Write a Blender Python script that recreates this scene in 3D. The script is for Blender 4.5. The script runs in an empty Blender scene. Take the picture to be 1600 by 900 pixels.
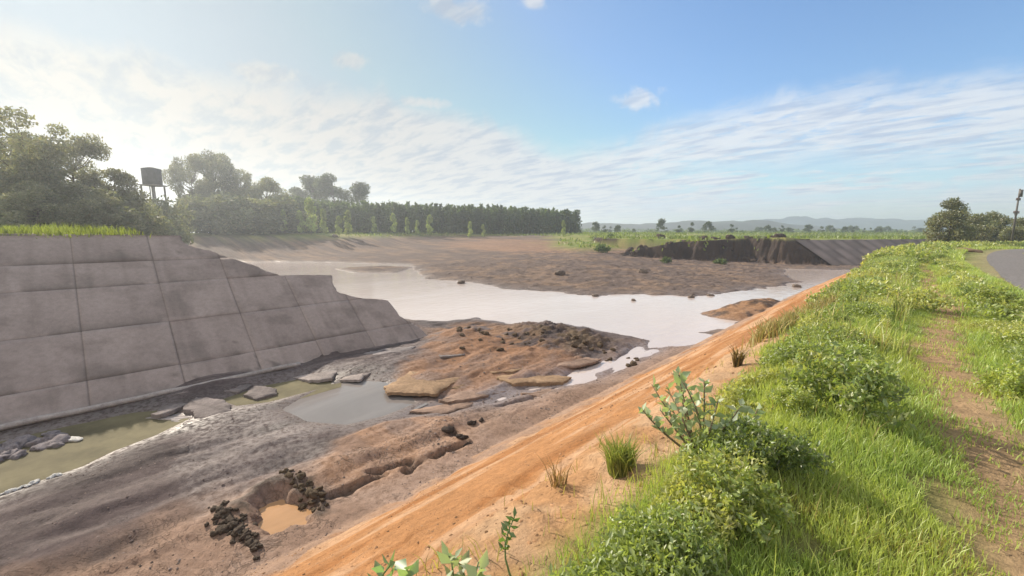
import bpy, math
import numpy as np
from mathutils import Vector

# ------------------------------------------------------------------ camera, sky, sun, exposure
SC = bpy.context.scene
COL = SC.collection
R_ = math.radians
PITCH, YAW, FPX = R_(7.613), R_(44.03), 646.4
cam_d = bpy.data.cameras.new('camera'); cam = bpy.data.objects.new('camera', cam_d); COL.objects.link(cam)
cam.location = (0, 0, 6.0); cam.rotation_euler = (R_(90) - PITCH, 0, YAW)
cam_d.sensor_width = 36; cam_d.lens = 36 * FPX / 1600; cam_d.clip_start = .05; cam_d.clip_end = 30000
SC.camera = cam
SUN_EL, SUN_AZ = 31.0, -93.0            # degrees; azimuth clockwise from +Y
EXPO = 0.76
SC.view_settings.view_transform = 'Standard'; SC.view_settings.look = 'None'
SC.view_settings.gamma = 1; SC.view_settings.use_curve_mapping = False
SC.view_settings.exposure = EXPO
sd = Vector((math.sin(R_(SUN_AZ)) * math.cos(R_(SUN_EL)), math.cos(R_(SUN_AZ)) * math.cos(R_(SUN_EL)), math.sin(R_(SUN_EL))))
sl = bpy.data.lights.new('sun', 'SUN'); sl.energy = 4.2; sl.angle = R_(.6); sl.color = (1, .9, .76)
so = bpy.data.objects.new('sun', sl); COL.objects.link(so)
so.rotation_euler = (-sd).to_track_quat('-Z', 'Y').to_euler()
try:
    SC.cycles.use_denoising = True; SC.cycles.denoiser = 'OPENIMAGEDENOISE'
    SC.cycles.max_bounces = 6; SC.cycles.transparent_max_bounces = 8; SC.cycles.volume_bounces = 2
    SC.cycles.transmission_bounces = 4; SC.cycles.use_adaptive_sampling = True
    SC.cycles.sample_clamp_indirect = 6
except Exception: pass

FWD = np.array([-math.sin(YAW) * math.cos(PITCH), math.cos(YAW) * math.cos(PITCH), -math.sin(PITCH)])
RGT = np.array([math.cos(YAW), math.sin(YAW), 0.]); UPV = np.cross(RGT, FWD)
def ray(px, py): return (px - 800) / FPX * RGT - (py - 450) / FPX * UPV + FWD
def at(px, py, z=0.):                   # surveyed point: where a sight line meets height z
    d = ray(px, py); t = (z - 6.) / d[2]; return (d[0] * t, d[1] * t)
def atd(px, py, depth):                 # surveyed point at a given distance ahead
    d = ray(px, py) * depth; return (d[0], d[1], d[2] + 6.)
def pts(L, z=0.): return np.array([at(a, b, z) for a, b in L])

# ------------------------------------------------------------------ node helpers
def N(nt, t, **kw):
    n = nt.nodes.new(t)
    for k, v in kw.items():
        if k == 'ins':
            for a, b in v.items(): n.inputs[a].default_value = b
        else: setattr(n, k, v)
    return n
def L(nt, a, b): nt.links.new(a, b)
def M(nt, op, a, b=None, c=None, clamp=False):
    n = nt.nodes.new('ShaderNodeMath'); n.operation = op; n.use_clamp = clamp
    for i, v in enumerate((a, b, c)):
        if v is None: continue
        if isinstance(v, (int, float)): n.inputs[i].default_value = v
        else: nt.links.new(v, n.inputs[i])
    return n.outputs[0]
def SS(nt, x, a, b):
    n = nt.nodes.new('ShaderNodeMapRange'); n.interpolation_type = 'SMOOTHSTEP'
    n.inputs[1].default_value = a; n.inputs[2].default_value = b; L(nt, x, n.inputs[0]); return n.outputs[0]
def MIX(nt, f, a, b, blend='MIX'):
    n = nt.nodes.new('ShaderNodeMix'); n.data_type = 'RGBA'; n.blend_type = blend
    for s, v in ((n.inputs[0], f), (n.inputs[6], a), (n.inputs[7], b)):
        if isinstance(v, (int, float)): s.default_value = v
        elif isinstance(v, tuple): s.default_value = (*v, 1)[:4]
        else: L(nt, v, s)
    return n.outputs[2]

# ------------------------------------------------------------------ sky with clouds
W = bpy.data.worlds.new('World'); SC.world = W; W.use_nodes = True
nt = W.node_tree; nt.nodes.clear()
sky = N(nt, 'ShaderNodeTexSky', sky_type='NISHITA', sun_disc=False)
sky.sun_elevation = R_(SUN_EL); sky.sun_rotation = R_(SUN_AZ); sky.air_density = 1.1; sky.dust_density = .4; sky.ozone_density = 2.0
tc = N(nt, 'ShaderNodeTexCoord'); sep = N(nt, 'ShaderNodeSeparateXYZ'); L(nt, tc.outputs['Generated'], sep.inputs[0])
X, Y, Z = sep.outputs
az = M(nt, 'MULTIPLY', M(nt, 'ARCTAN2', X, Y), 57.2958)        # degrees, clockwise from +Y
el = M(nt, 'MULTIPLY', M(nt, 'ARCSINE', Z), 57.2958)
def azel(px, py):
    d = ray(px, py); d = d / np.linalg.norm(d)
    return math.degrees(math.atan2(d[0], d[1])), math.degrees(math.asin(d[2]))
fc = N(nt, 'ShaderNodeFloatCurve')      # top of the cloud sheet: elevation by azimuth
tops = [azel(*p) for p in ((0, 25), (150, 60), (330, 105), (560, 130), (760, 175), (900, 225), (960, 212), (1080, 165), (1250, 130), (1420, 108), (1600, 88))]
cu = fc.mapping.curves[0]
norm = lambda a: (a + 110) / 130
P = [(norm(a), e / 45) for a, e in tops]
P = [(0, P[0][1])] + P + [(1, P[-1][1])]
while len(cu.points) < len(P): cu.points.new(.5, .5)
for p, (a, e) in zip(cu.points, P): p.location = (a, e)
fc.mapping.update()
L(nt, M(nt, 'MULTIPLY', M(nt, 'ADD', az, 110), 1 / 130), fc.inputs['Value'])
top = M(nt, 'MULTIPLY', fc.outputs[0], 45)
zc = M(nt, 'ADD', M(nt, 'MAXIMUM', Z, 0), .10)
cv = N(nt, 'ShaderNodeCombineXYZ'); L(nt, M(nt, 'DIVIDE', X, zc), cv.inputs[0]); L(nt, M(nt, 'DIVIDE', Y, zc), cv.inputs[1])
def noise(vec, scale, detail, rough, dist=0., w=None, rot=0., sc=(1, 1, 1)):
    mp = N(nt, 'ShaderNodeMapping'); L(nt, vec, mp.inputs[0]); mp.inputs['Rotation'].default_value = (0, 0, rot); mp.inputs['Scale'].default_value = sc
    if w: mp.inputs['Location'].default_value = (w, w * .7, 0)
    n = N(nt, 'ShaderNodeTexNoise', ins={'Scale': scale, 'Detail': detail, 'Roughness': rough, 'Distortion': dist}); L(nt, mp.outputs[0], n.inputs['Vector']); return n.outputs[0]
n1 = noise(cv.outputs[0], 1.1, 8, .62, .35, 3.1, .5, (1, 1.5, 1))
n2 = noise(cv.outputs[0], 4.5, 8, .66, .5, 7.7, .9, (1, 1.7, 1))
n3 = noise(tc.outputs['Generated'], 6.0, 7, .62, .6, 1.3)
nmix = M(nt, 'ADD', M(nt, 'MULTIPLY', n1, .58), M(nt, 'ADD', M(nt, 'MULTIPLY', n2, .22), M(nt, 'MULTIPLY', n3, .2)))
below = M(nt, 'SUBTRACT', M(nt, 'ADD', top, M(nt, 'MULTIPLY', M(nt, 'SUBTRACT', n3, .5), 7.)), el)
edge = SS(nt, below, -.6, 3.2)
leftw = M(nt, 'SUBTRACT', 1., SS(nt, az, -58, -8))              # thick sheet towards the sun, wisps away from it
thr = M(nt, 'SUBTRACT', .465, M(nt, 'MULTIPLY', leftw, .16))
cov = N(nt, 'ShaderNodeMapRange', interpolation_type='SMOOTHSTEP'); L(nt, nmix, cov.inputs[0]); L(nt, thr, cov.inputs[1]); L(nt, M(nt, 'ADD', thr, .12), cov.inputs[2])
band = M(nt, 'SUBTRACT', 1., SS(nt, below, 5., 11.))            # the bright upper rim of the right-hand band
cover = M(nt, 'MULTIPLY', edge, M(nt, 'MAXIMUM', cov.outputs[0], M(nt, 'MULTIPLY', M(nt, 'MULTIPLY', band, SS(nt, n2, .24, .52)), .95)))
low = M(nt, 'MULTIPLY', M(nt, 'SUBTRACT', 1., SS(nt, el, 0., 9.)), .55)
cover = M(nt, 'MAXIMUM', cover, M(nt, 'MULTIPLY', low, SS(nt, n2, .35, .6)))
for px, py, rx, ry in ((1120, 296, 3.5, .6), (1250, 302, 3.0, .5), (660, 160, 3.0, .8), (420, 120, 4.0, 1.4), (715, 14, 4.2, 1.5), (1000, 158, 2.8, 1.2), (548, 96, 2.2, 1.0), (832, 3, 1.6, .8), (1530, 277, 3.0, .5), (1430, 290, 2.2, .5), (1590, 268, 2.0, .9), (1590, 305, 6.0, 1.2)):
    a0, e0 = azel(px, py)
    dx = M(nt, 'DIVIDE', M(nt, 'SUBTRACT', az, a0), rx); dy = M(nt, 'DIVIDE', M(nt, 'SUBTRACT', el, e0), ry)
    r = M(nt, 'ADD', M(nt, 'SQRT', M(nt, 'ADD', M(nt, 'MULTIPLY', dx, dx), M(nt, 'MULTIPLY', dy, dy))), M(nt, 'MULTIPLY', M(nt, 'SUBTRACT', noise(tc.outputs['Generated'], 22, 5, .6, .3, px * .01), .5), 2.6))
    cover = M(nt, 'MAXIMUM', cover, M(nt, 'MULTIPLY', M(nt, 'SUBTRACT', 1., SS(nt, r, .25, 1.2)), .85))
shade = SS(nt, noise(cv.outputs[0], 2.6, 6, .6, .3, 12.3, .7, (1, 2.6, 1)), .42, .66)
sunw = M(nt, 'SUBTRACT', 1., SS(nt, az, -85, -15))
warm = MIX(nt, sunw, (5.0, 5.2, 5.45), (3.1, 2.95, 2.75))
ccol = MIX(nt, M(nt, 'MULTIPLY', shade, .8), warm, MIX(nt, sunw, (2.7, 3.3, 4.4), (1.7, 2.1, 2.5)))
behind = M(nt, 'MAXIMUM', SS(nt, M(nt, 'ABSOLUTE', M(nt, 'ADD', az, 44)), 75, 100), SS(nt, el, 45, 60))   # unseen bright cloud added over and behind the viewer for fill light
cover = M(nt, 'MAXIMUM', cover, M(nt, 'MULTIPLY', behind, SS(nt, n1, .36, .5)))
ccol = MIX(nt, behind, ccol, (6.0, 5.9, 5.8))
BG = N(nt, 'ShaderNodeBackground'); BG.inputs[1].default_value = .10
skyc = MIX(nt, 1., sky.outputs[0], (.80, .97, 1.12), 'MULTIPLY')
skyc = MIX(nt, 1., skyc, (4.2, 4.9, 5.6), 'DARKEN')
veil = M(nt, 'MULTIPLY', M(nt, 'SUBTRACT', 1., SS(nt, az, -80, -12)), .92)      # thin bright veil of high cloud round the sun
skyc = MIX(nt, veil, skyc, (1.75, 2.3, 2.8))
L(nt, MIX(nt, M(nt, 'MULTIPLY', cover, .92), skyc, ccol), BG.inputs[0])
wo = N(nt, 'ShaderNodeOutputWorld'); L(nt, BG.outputs[0], wo.inputs[0])

# ------------------------------------------------------------------ materials
def newmat(name):
    m = bpy.data.materials.new(name); m.use_nodes = True; nt = m.node_tree; nt.nodes.clear()
    out = N(nt, 'ShaderNodeOutputMaterial'); return m, nt, out
def objnoise(nt, scale, detail=6, rough=.6, dist=0., sc=None, coord='Object'):
    t = N(nt, 'ShaderNodeTexCoord'); v = t.outputs[coord]
    if sc:
        mp = N(nt, 'ShaderNodeMapping'); mp.inputs['Scale'].default_value = sc; L(nt, v, mp.inputs[0]); v = mp.outputs[0]
    n = N(nt, 'ShaderNodeTexNoise', ins={'Scale': scale, 'Detail': detail, 'Roughness': rough, 'Distortion': dist}); L(nt, v, n.inputs['Vector']); return n.outputs[0]
def mat_attr(name, rough=.9, bump=.4, bscale=14, var=.45, wet=False, spec=.2, bdist=.05):
    """colour per vertex (what the surface is there) broken up by noise, with bump"""
    m, nt, out = newmat(name)
    a = N(nt, 'ShaderNodeAttribute', attribute_name='col')
    n1 = objnoise(nt, bscale, 8, .65); n2 = objnoise(nt, bscale * 4.3, 6, .65); n3 = objnoise(nt, bscale * .09, 5, .6)
    f = M(nt, 'ADD', M(nt, 'MULTIPLY', n1, .45), M(nt, 'ADD', M(nt, 'MULTIPLY', n2, .3), M(nt, 'MULTIPLY', n3, .25)))
    k = M(nt, 'ADD', M(nt, 'MULTIPLY', M(nt, 'SUBTRACT', f, .5), var * 4), 1.)
    cc = N(nt, 'ShaderNodeCombineColor'); [L(nt, k, cc.inputs[i]) for i in range(3)]
    c = MIX(nt, 1., a.outputs['Color'], cc.outputs[0], 'MULTIPLY')
    if wet:
        mk = N(nt, 'ShaderNodeAttribute', attribute_name='mud').outputs['Fac']
        tco = N(nt, 'ShaderNodeTexCoord').outputs['Object']
        wv_ = N(nt, 'ShaderNodeVectorMath', operation='ADD'); L(nt, tco, wv_.inputs[0])
        nz = N(nt, 'ShaderNodeTexNoise', ins={'Scale': 3., 'Detail': 4.}); L(nt, tco, nz.inputs['Vector'])
        sv = N(nt, 'ShaderNodeVectorMath', operation='SCALE', ins={'Scale': .35}); L(nt, nz.outputs['Color'], sv.inputs[0]); L(nt, sv.outputs[0], wv_.inputs[1])
        def crackle(sc_, wd, m0, m1):
            v = N(nt, 'ShaderNodeTexVoronoi', feature='DISTANCE_TO_EDGE', ins={'Scale': sc_}); L(nt, wv_.outputs[0], v.inputs['Vector'])
            return M(nt, 'MULTIPLY', M(nt, 'SUBTRACT', 1., SS(nt, v.outputs['Distance'], wd * .3, wd)), SS(nt, objnoise(nt, .9, 4, .6), m0, m1))
        ck = M(nt, 'MAXIMUM', crackle(2.2, .035, .5, .6), crackle(6., .05, .46, .58))
        gv = N(nt, 'ShaderNodeTexVoronoi', feature='F1', ins={'Scale': 16.}); L(nt, wv_.outputs[0], gv.inputs['Vector'])
        sep_ = N(nt, 'ShaderNodeSeparateColor'); L(nt, gv.outputs['Color'], sep_.inputs[0])
        grit = M(nt, 'MULTIPLY', M(nt, 'SUBTRACT', 1., SS(nt, gv.outputs['Distance'], .16, .30)), SS(nt, M(nt, 'ADD', sep_.outputs[0], M(nt, 'MULTIPLY', objnoise(nt, .7, 3, .6), .8)), 1.12, 1.2))
        ck = M(nt, 'MULTIPLY', ck, mk); grit = M(nt, 'MULTIPLY', grit, M(nt, 'ADD', .25, M(nt, 'MULTIPLY', mk, .75)))
        c = MIX(nt, M(nt, 'MULTIPLY', ck, .4), c, (.045, .035, .03)); c = MIX(nt, M(nt, 'MULTIPLY', grit, .65), c, (.07, .055, .045))
        f = M(nt, 'ADD', M(nt, 'SUBTRACT', f, M(nt, 'MULTIPLY', ck, .45)), M(nt, 'MULTIPLY', grit, .5))
    b = N(nt, 'ShaderNodeBsdfPrincipled'); L(nt, c, b.inputs['Base Color']); b.inputs['Specular IOR Level'].default_value = spec
    b.inputs['Roughness'].default_value = rough
    bp = N(nt, 'ShaderNodeBump', ins={'Strength': bump, 'Distance': bdist}); L(nt, f, bp.inputs['Height']); L(nt, bp.outputs[0], b.inputs['Normal'])
    if wet:
        w = N(nt, 'ShaderNodeAttribute', attribute_name='wet')
        wv = M(nt, 'MULTIPLY', w.outputs['Fac'], SS(nt, n1, .3, .6))
        L(nt, M(nt, 'SUBTRACT', rough, M(nt, 'MULTIPLY', wv, .55)), b.inputs['Roughness'])
        L(nt, M(nt, 'ADD', spec, M(nt, 'MULTIPLY', wv, .4)), b.inputs['Specular IOR Level'])
        L(nt, M(nt, 'SUBTRACT', bump, M(nt, 'MULTIPLY', wv, bump * .8)), bp.inputs['Strength'])
    L(nt, b.outputs[0], out.inputs[0]); return m
def mat_leaf(name, trans=.45, gloss=.06, tcol=(1.25, 1.25, .55)):
    m, nt, out = newmat(name)
    a = N(nt, 'ShaderNodeAttribute', attribute_name='col')
    oi = N(nt, 'ShaderNodeObjectInfo'); k = M(nt, 'ADD', .82, M(nt, 'MULTIPLY', oi.outputs['Random'], .36))
    cc = N(nt, 'ShaderNodeCombineColor'); [L(nt, k, cc.inputs[i]) for i in range(3)]
    c = MIX(nt, 1., a.outputs['Color'], cc.outputs[0], 'MULTIPLY')
    d = N(nt, 'ShaderNodeBsdfDiffuse'); L(nt, c, d.inputs[0])
    t = N(nt, 'ShaderNodeBsdfTranslucent'); L(nt, MIX(nt, 1., c, tcol, 'MULTIPLY'), t.inputs[0])
    s = N(nt, 'ShaderNodeMixShader', ins={0: trans}); L(nt, d.outputs[0], s.inputs[1]); L(nt, t.outputs[0], s.inputs[2])
    g = N(nt, 'ShaderNodeBsdfGlossy', ins={'Roughness': .45}); s2 = N(nt, 'ShaderNodeMixShader', ins={0: gloss})
    L(nt, s.outputs[0], s2.inputs[1]); L(nt, g.outputs[0], s2.inputs[2]); L(nt, s2.outputs[0], out.inputs[0]); return m
def mat_water(name, col, rough=.06, bscale=3., bump=.05, spec=.5, col2=None, wscale=.35):
    m, nt, out = newmat(name)
    b = N(nt, 'ShaderNodeBsdfPrincipled'); b.inputs['Roughness'].default_value = rough; b.inputs['IOR'].default_value = 1.33
    b.inputs['Specular IOR Level'].default_value = spec
    f = SS(nt, objnoise(nt, wscale, 6, .6, .8, (1, .35, 1)), .38, .64)
    L(nt, MIX(nt, f, col, col2 or tuple(c * .75 for c in col)), b.inputs['Base Color'])
    n = objnoise(nt, bscale, 5, .55, .4, (1, .5, 1))
    bp = N(nt, 'ShaderNodeBump', ins={'Strength': bump, 'Distance': .1}); L(nt, n, bp.inputs['Height']); L(nt, bp.outputs[0], b.inputs['Normal'])
    L(nt, b.outputs[0], out.inputs[0]); return m
def mat_plain(name, col, rough=.8, var=.35, scale=6, bump=.3, metal=0.):
    m, nt, out = newmat(name)
    n = objnoise(nt, scale, 7, .65)
    lo, hi = tuple(c * (1 - var) for c in col), tuple(min(1, c * (1 + var)) for c in col)
    b = N(nt, 'ShaderNodeBsdfPrincipled'); L(nt, MIX(nt, SS(nt, n, .3, .7), lo, hi), b.inputs['Base Color'])
    b.inputs['Roughness'].default_value = rough; b.inputs['Metallic'].default_value = metal; b.inputs['Specular IOR Level'].default_value = .25
    bp = N(nt, 'ShaderNodeBump', ins={'Strength': bump, 'Distance': .03}); L(nt, n, bp.inputs['Height']); L(nt, bp.outputs[0], b.inputs['Normal'])
    L(nt, b.outputs[0], out.inputs[0]); return m
MT = dict(
    ground=mat_attr('soil', .92, .9, 7, .62, True, .12, .10), wall=mat_attr('lining_concrete', .9, .35, 6, .34, False, .15, .02),
    slab=mat_attr('broken_concrete', .9, .8, 6, .7, False, .12, .05), clod=mat_attr('clod_earth', .95, .8, 12, .5, False, .1, .05),
    leaf=mat_leaf('leaf', .5), grass=mat_leaf('grass_blade', .45, .04), tree=mat_leaf('tree_leaf', .45, .05), dry=mat_leaf('dry_blade', .3, .03, (1.1, 1.0, .7)),
    bark=mat_plain('bark', (.13, .10, .075), .9, .4, 8, .6), stem=mat_plain('stem', (.16, .12, .07), .85, .3, 20),
    greenstem=mat_plain('green_stem', (.16, .22, .09), .8, .3, 20),
    river=mat_water('river_water', (.54, .465, .43), .05, 1.8, .28, .6, (.50, .42, .38), .12),
    olive=mat_plain('algae_water', (.135, .115, .062), .9, .25, .9, .05),
    pool=mat_water('pool_water', (.24, .215, .20), .03, 2.5, .05, .6), puddle=mat_water('puddle_water', (.46, .27, .14), .08, 3., .03, .4),
    steel=mat_plain('dark_steel', (.05, .045, .05), .7, .3, 2), concrete=mat_plain('grey_concrete', (.16, .145, .135), .9, .2, 3),
    pole=mat_plain('pole_steel', (.12, .11, .10), .6, .3, 4), insul=mat_plain('brown_porcelain', (.10, .05, .035), .3, .2, 4),
    asphalt=mat_plain('asphalt', (.165, .148, .138), .85, .3, 9, .4), hill2=mat_plain('far_hill_haze_blue', (.05, .07, .10), .95, .25, .02, .2), hill=mat_plain('hill_scrub', (.075, .08, .085), .95, .3, .02, .2),  # hill2: blue of distant air put into the hill colour
)

# ------------------------------------------------------------------ mesh helpers
def mesh_np(name, co, faces, mat, col=None, parent=None, smooth=False, extra=None):
    """faces: int array (n,3) or (n,4)"""
    co = np.asarray(co, np.float32); faces = np.asarray(faces, np.int32)
    me = bpy.data.meshes.new(name); k = faces.shape[1]
    me.vertices.add(len(co)); me.vertices.foreach_set('co', co.ravel())
    me.loops.add(faces.size); me.loops.foreach_set('vertex_index', faces.ravel())
    me.polygons.add(len(faces)); me.polygons.foreach_set('loop_start', np.arange(len(faces), dtype=np.int32) * k)
    if smooth: me.polygons.foreach_set('use_smooth', np.ones(len(faces), bool))
    me.update(calc_edges=True)
    if col is not None:
        a = me.color_attributes.new('col', 'FLOAT_COLOR', 'POINT')
        c4 = np.ones((len(co), 4), np.float32); c4[:, :3] = np.broadcast_to(np.asarray(col, np.float32), (len(co), 3)); a.data.foreach_set('color', c4.ravel())
    for kx, v in (extra or {}).items():
        a = me.attributes.new(kx, 'FLOAT', 'POINT'); a.data.foreach_set('value', np.asarray(v, np.float32).ravel())
    me.validate()
    me.materials.append(mat)
    o = bpy.data.objects.new(name, me); COL.objects.link(o)
    if parent: o.parent = parent
    return o
def tag(o, label=None, cat=None, group=None, kind=None):
    if cat and not kind: kind = 'thing'
    for k, v in (('label', label), ('category', cat), ('group', group), ('kind', kind)):
        if v: o[k] = v
    return o
def empty(name, loc=(0, 0, 0), rz=0., s=1.):
    o = bpy.data.objects.new(name, None); COL.objects.link(o); o.location = loc; o.rotation_euler = (0, 0, rz); o.scale = (s, s, s) if np.isscalar(s) else s; return o
def copy_tree(o, parent=None):
    c = o.copy(); COL.objects.link(c)
    if parent: c.parent = parent
    for ch in o.children: copy_tree(ch, c)
    return c
class MB:
    """collects triangles"""
    def __init__(s): s.v = []; s.f = []; s.c = []; s.n = 0
    def add(s, co, faces, col=None):
        co = np.asarray(co, float).reshape(-1, 3); f = np.asarray(faces, int)
        if f.shape[1] == 4: f = np.concatenate([f[:, [0, 1, 2]], f[:, [0, 2, 3]]])
        s.v.append(co); s.f.append(f + s.n); s.n += len(co)
        s.c.append(np.broadcast_to(np.asarray(col if col is not None else (.3, .3, .3), float), (len(co), 3)))
        return s
    def tube(s, path, rad, n=7, col=None):
        path = np.asarray(path, float); m = len(path); rad = np.broadcast_to(np.asarray(rad, float), (m,))
        V = []
        for i in range(m):
            t = path[min(i + 1, m - 1)] - path[max(i - 1, 0)]; t = t / (np.linalg.norm(t) + 1e-9)
            a = np.cross(t, (0, 0, 1.) if abs(t[2]) < .9 else (1., 0, 0)); a /= np.linalg.norm(a); b = np.cross(t, a)
            th = np.linspace(0, 2 * np.pi, n, endpoint=False)
            V.append(path[i] + rad[i] * (np.cos(th)[:, None] * a + np.sin(th)[:, None] * b))
        V = np.concatenate(V); F = []
        for i in range(m - 1):
            for j in range(n): F.append((i * n + j, i * n + (j + 1) % n, (i + 1) * n + (j + 1) % n, (i + 1) * n + j))
        V = np.concatenate([V, path[:1], path[-1:]]); A, B = m * n, m * n + 1
        F3 = [(A, (j + 1) % n, j) for j in range(n)] + [(B, (m - 1) * n + j, (m - 1) * n + (j + 1) % n) for j in range(n)]
        F = np.array(F); F = np.concatenate([F[:, [0, 1, 2]], F[:, [0, 2, 3]], np.array(F3)])
        return s.add(V, F, col)
    def box(s, c, h, col=None, rz=0.):
        q = np.array([(x, y, z) for z in (-1, 1) for y in (-1, 1) for x in (-1, 1)], float) * np.asarray(h, float)
        cs, sn = math.cos(rz), math.sin(rz); q = np.stack([q[:, 0] * cs - q[:, 1] * sn, q[:, 0] * sn + q[:, 1] * cs, q[:, 2]], 1) + np.asarray(c, float)
        return s.add(q, [(0, 2, 3, 1), (4, 5, 7, 6), (0, 1, 5, 4), (1, 3, 7, 5), (3, 2, 6, 7), (2, 0, 4, 6)], col)
    def build(s, name, mat, parent=None, smooth=False):
        return mesh_np(name, np.concatenate(s.v), np.concatenate(s.f), mat, np.concatenate(s.c), parent, smooth)
RNG = np.random.default_rng(7)

# ------------------------------------------------------------------ noise and polygons
def hash2(ix, iy, seed):
    h = (ix.astype(np.int64) * 374761393 + iy.astype(np.int64) * 668265263 + seed * 1442695041) & 0xffffffff
    h = ((h ^ (h >> 13)) * 1274126177) & 0xffffffff
    return ((h ^ (h >> 16)) & 0xffffff) / float(0xffffff)
def vn(x, y, seed=0):
    ix = np.floor(x); iy = np.floor(y); fx = x - ix; fy = y - iy
    fx = fx * fx * fx * (fx * (fx * 6 - 15) + 10); fy = fy * fy * fy * (fy * (fy * 6 - 15) + 10)
    ix = ix.astype(np.int64); iy = iy.astype(np.int64)
    a = hash2(ix, iy, seed); b = hash2(ix + 1, iy, seed); c = hash2(ix, iy + 1, seed); d = hash2(ix + 1, iy + 1, seed)
    return (a * (1 - fx) + b * fx) * (1 - fy) + (c * (1 - fx) + d * fx) * fy
def fbm(x, y, seed=0, o=4):
    s = 0; a = .5; t = 0
    for i in range(o):
        s = s + a * vn(x * 2 ** i + i * 17.3, y * 2 ** i - i * 9.1, seed + i); t += a; a *= .5
    return s / t
def sst(x, a, b):
    t = np.clip((x - a) / (b - a), 0, 1); return t * t * (3 - 2 * t)
def sdpoly(x, y, P):
    """signed distance, negative inside"""
    x = np.asarray(x, float); y = np.asarray(y, float); d = np.full(x.shape, 1e18); ins = np.zeros(x.shape, bool); n = len(P)
    for i in range(n):
        (ax, ay), (bx, by) = P[i], P[(i + 1) % n]
        ex, ey = bx - ax, by - ay; wx, wy = x - ax, y - ay
        t = np.clip((wx * ex + wy * ey) / (ex * ex + ey * ey + 1e-12), 0, 1)
        d = np.minimum(d, (wx - ex * t) ** 2 + (wy - ey * t) ** 2)
        c = ((ay > y) != (by > y)) & (x < (bx - ax) * (y - ay) / ((by - ay) if by != ay else 1e-12) + ax)
        ins ^= c
    d = np.sqrt(d); return np.where(ins, -d, d)
def dline(x, y, P):
    d = np.full(np.shape(x), 1e18)
    for (ax, ay), (bx, by) in zip(P[:-1], P[1:]):
        ex, ey = bx - ax, by - ay; wx, wy = x - ax, y - ay
        t = np.clip((wx * ex + wy * ey) / (ex * ex + ey * ey + 1e-12), 0, 1)
        d = np.minimum(d, (wx - ex * t) ** 2 + (wy - ey * t) ** 2)
    return np.sqrt(d)

# ------------------------------------------------------------------ lie of the land
def shift(y):                           # the canal bends to the right far ahead
    y = np.asarray(y, float); q = np.clip(y - 45, 0, 70)
    return .00425 * q * q + np.clip(y - 115, 0, None) * .595
EDGE_Z = np.array([0, .92, 1.2, 1.63, 2.09, 2.32, 2.75, 3.08, 3.58, 3.66, 3.72, 3.95, 4.28, 4.87, 5.31, 5.95, 8, 14])
EDGE_Y = np.array([13.4, 12.8, 12.33, 12.26, 12.21, 10.6, 9.77, 9.69, 9.74, 8.55, 7.12, 6.46, 6.15, 4.94, 3.87, 3.27, 2.4, -2.])
TOE, COT = -19.29, 1.317
RIVER = np.concatenate([[(-101, 21)], pts([(420, 409), (520, 410), (640, 413), (652, 424), (668, 436), (735, 441), (800, 452), (870, 456), (920, 462), (1000, 460), (1080, 463), (1150, 455), (1215, 447), (1248, 440), (1222, 430), (1226, 420)]),
    [(float(shift(v)) - 18.6 + q, v) for v, q in ((86, 4.), (92, 5.5), (97, 1.), (110, 0), (130, 0), (150, 0), (190, 0))], [(float(shift(v)) - 7.9, v) for v in (190, 150, 130, 110, 95, 80, 60, 40, 30, 23)],
    pts([(1010, 545), (1012, 532), (960, 520), (880, 507), (800, 506), (745, 497), (690, 502), (650, 500)]), [(-26, 15.2), (-30, 15.), (-34, 14), (-50, 13), (-70, 14), (-96, 18)]])
OLIVE = np.concatenate([[(-19.1, -12), (-19.15, -3)], pts([(0, 690), (100, 668), (210, 645), (262, 640), (295, 655), (240, 682), (180, 704), (130, 728), (70, 748), (0, 775)]), [(-14.3, -3.2), (-14.2, -12)]])
OLIVE2 = pts([(345, 625), (400, 606), (470, 592), (520, 590), (516, 603), (470, 615), (420, 628), (370, 634)])
GREY = pts([(440, 640), (470, 622), (510, 602), (560, 594), (600, 597), (640, 614), (650, 630), (600, 650), (540, 664), (480, 658)])
PUD = pts([(392, 790), (410, 775), (440, 768), (470, 775), (488, 795), (482, 818), (455, 832), (420, 838), (400, 822)], .2)
SPIT = pts([(1095, 490), (1130, 480), (1165, 470), (1210, 470), (1235, 478), (1215, 495), (1160, 503), (1120, 497)])
SPIT2 = pts([(1096, 520), (1120, 514), (1155, 516), (1130, 526)])
BAR = pts([(520, 420), (600, 416), (645, 418), (620, 426), (550, 426)])
MOUND = pts([(640, 508), (690, 505), (745, 497), (800, 503), (880, 506), (940, 518), (1010, 538), (950, 555), (890, 575), (830, 590), (740, 590), (690, 570), (650, 540)], .2)
FLAT = pts([(520, 690), (600, 655), (690, 645), (740, 668), (735, 695), (650, 735), (560, 765), (480, 760)], .2)
STREAM = pts([(1010, 545), (950, 572), (890, 592), (830, 606), (760, 626), (690, 634), (640, 630)], .05)
FARB = np.array([(-52, 82), (-44, 77), (-38, 79.5), (-33, 81), (-28, 84), (-24, 87.5), (-19.5, 88), (-14, 90), (0, 97), (400, 97), (400, 600), (-900, 600), (-900, 420), (-120, 170)])
CRACKS = [pts(p, .2) for p in ([(735, 692), (700, 704), (660, 722), (636, 736)], [(705, 672), (722, 684), (735, 692)], [(575, 742), (610, 730), (640, 722)], [(870, 600), (830, 618), (780, 630)], [(490, 790), (560, 757), (600, 742)])]
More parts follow.
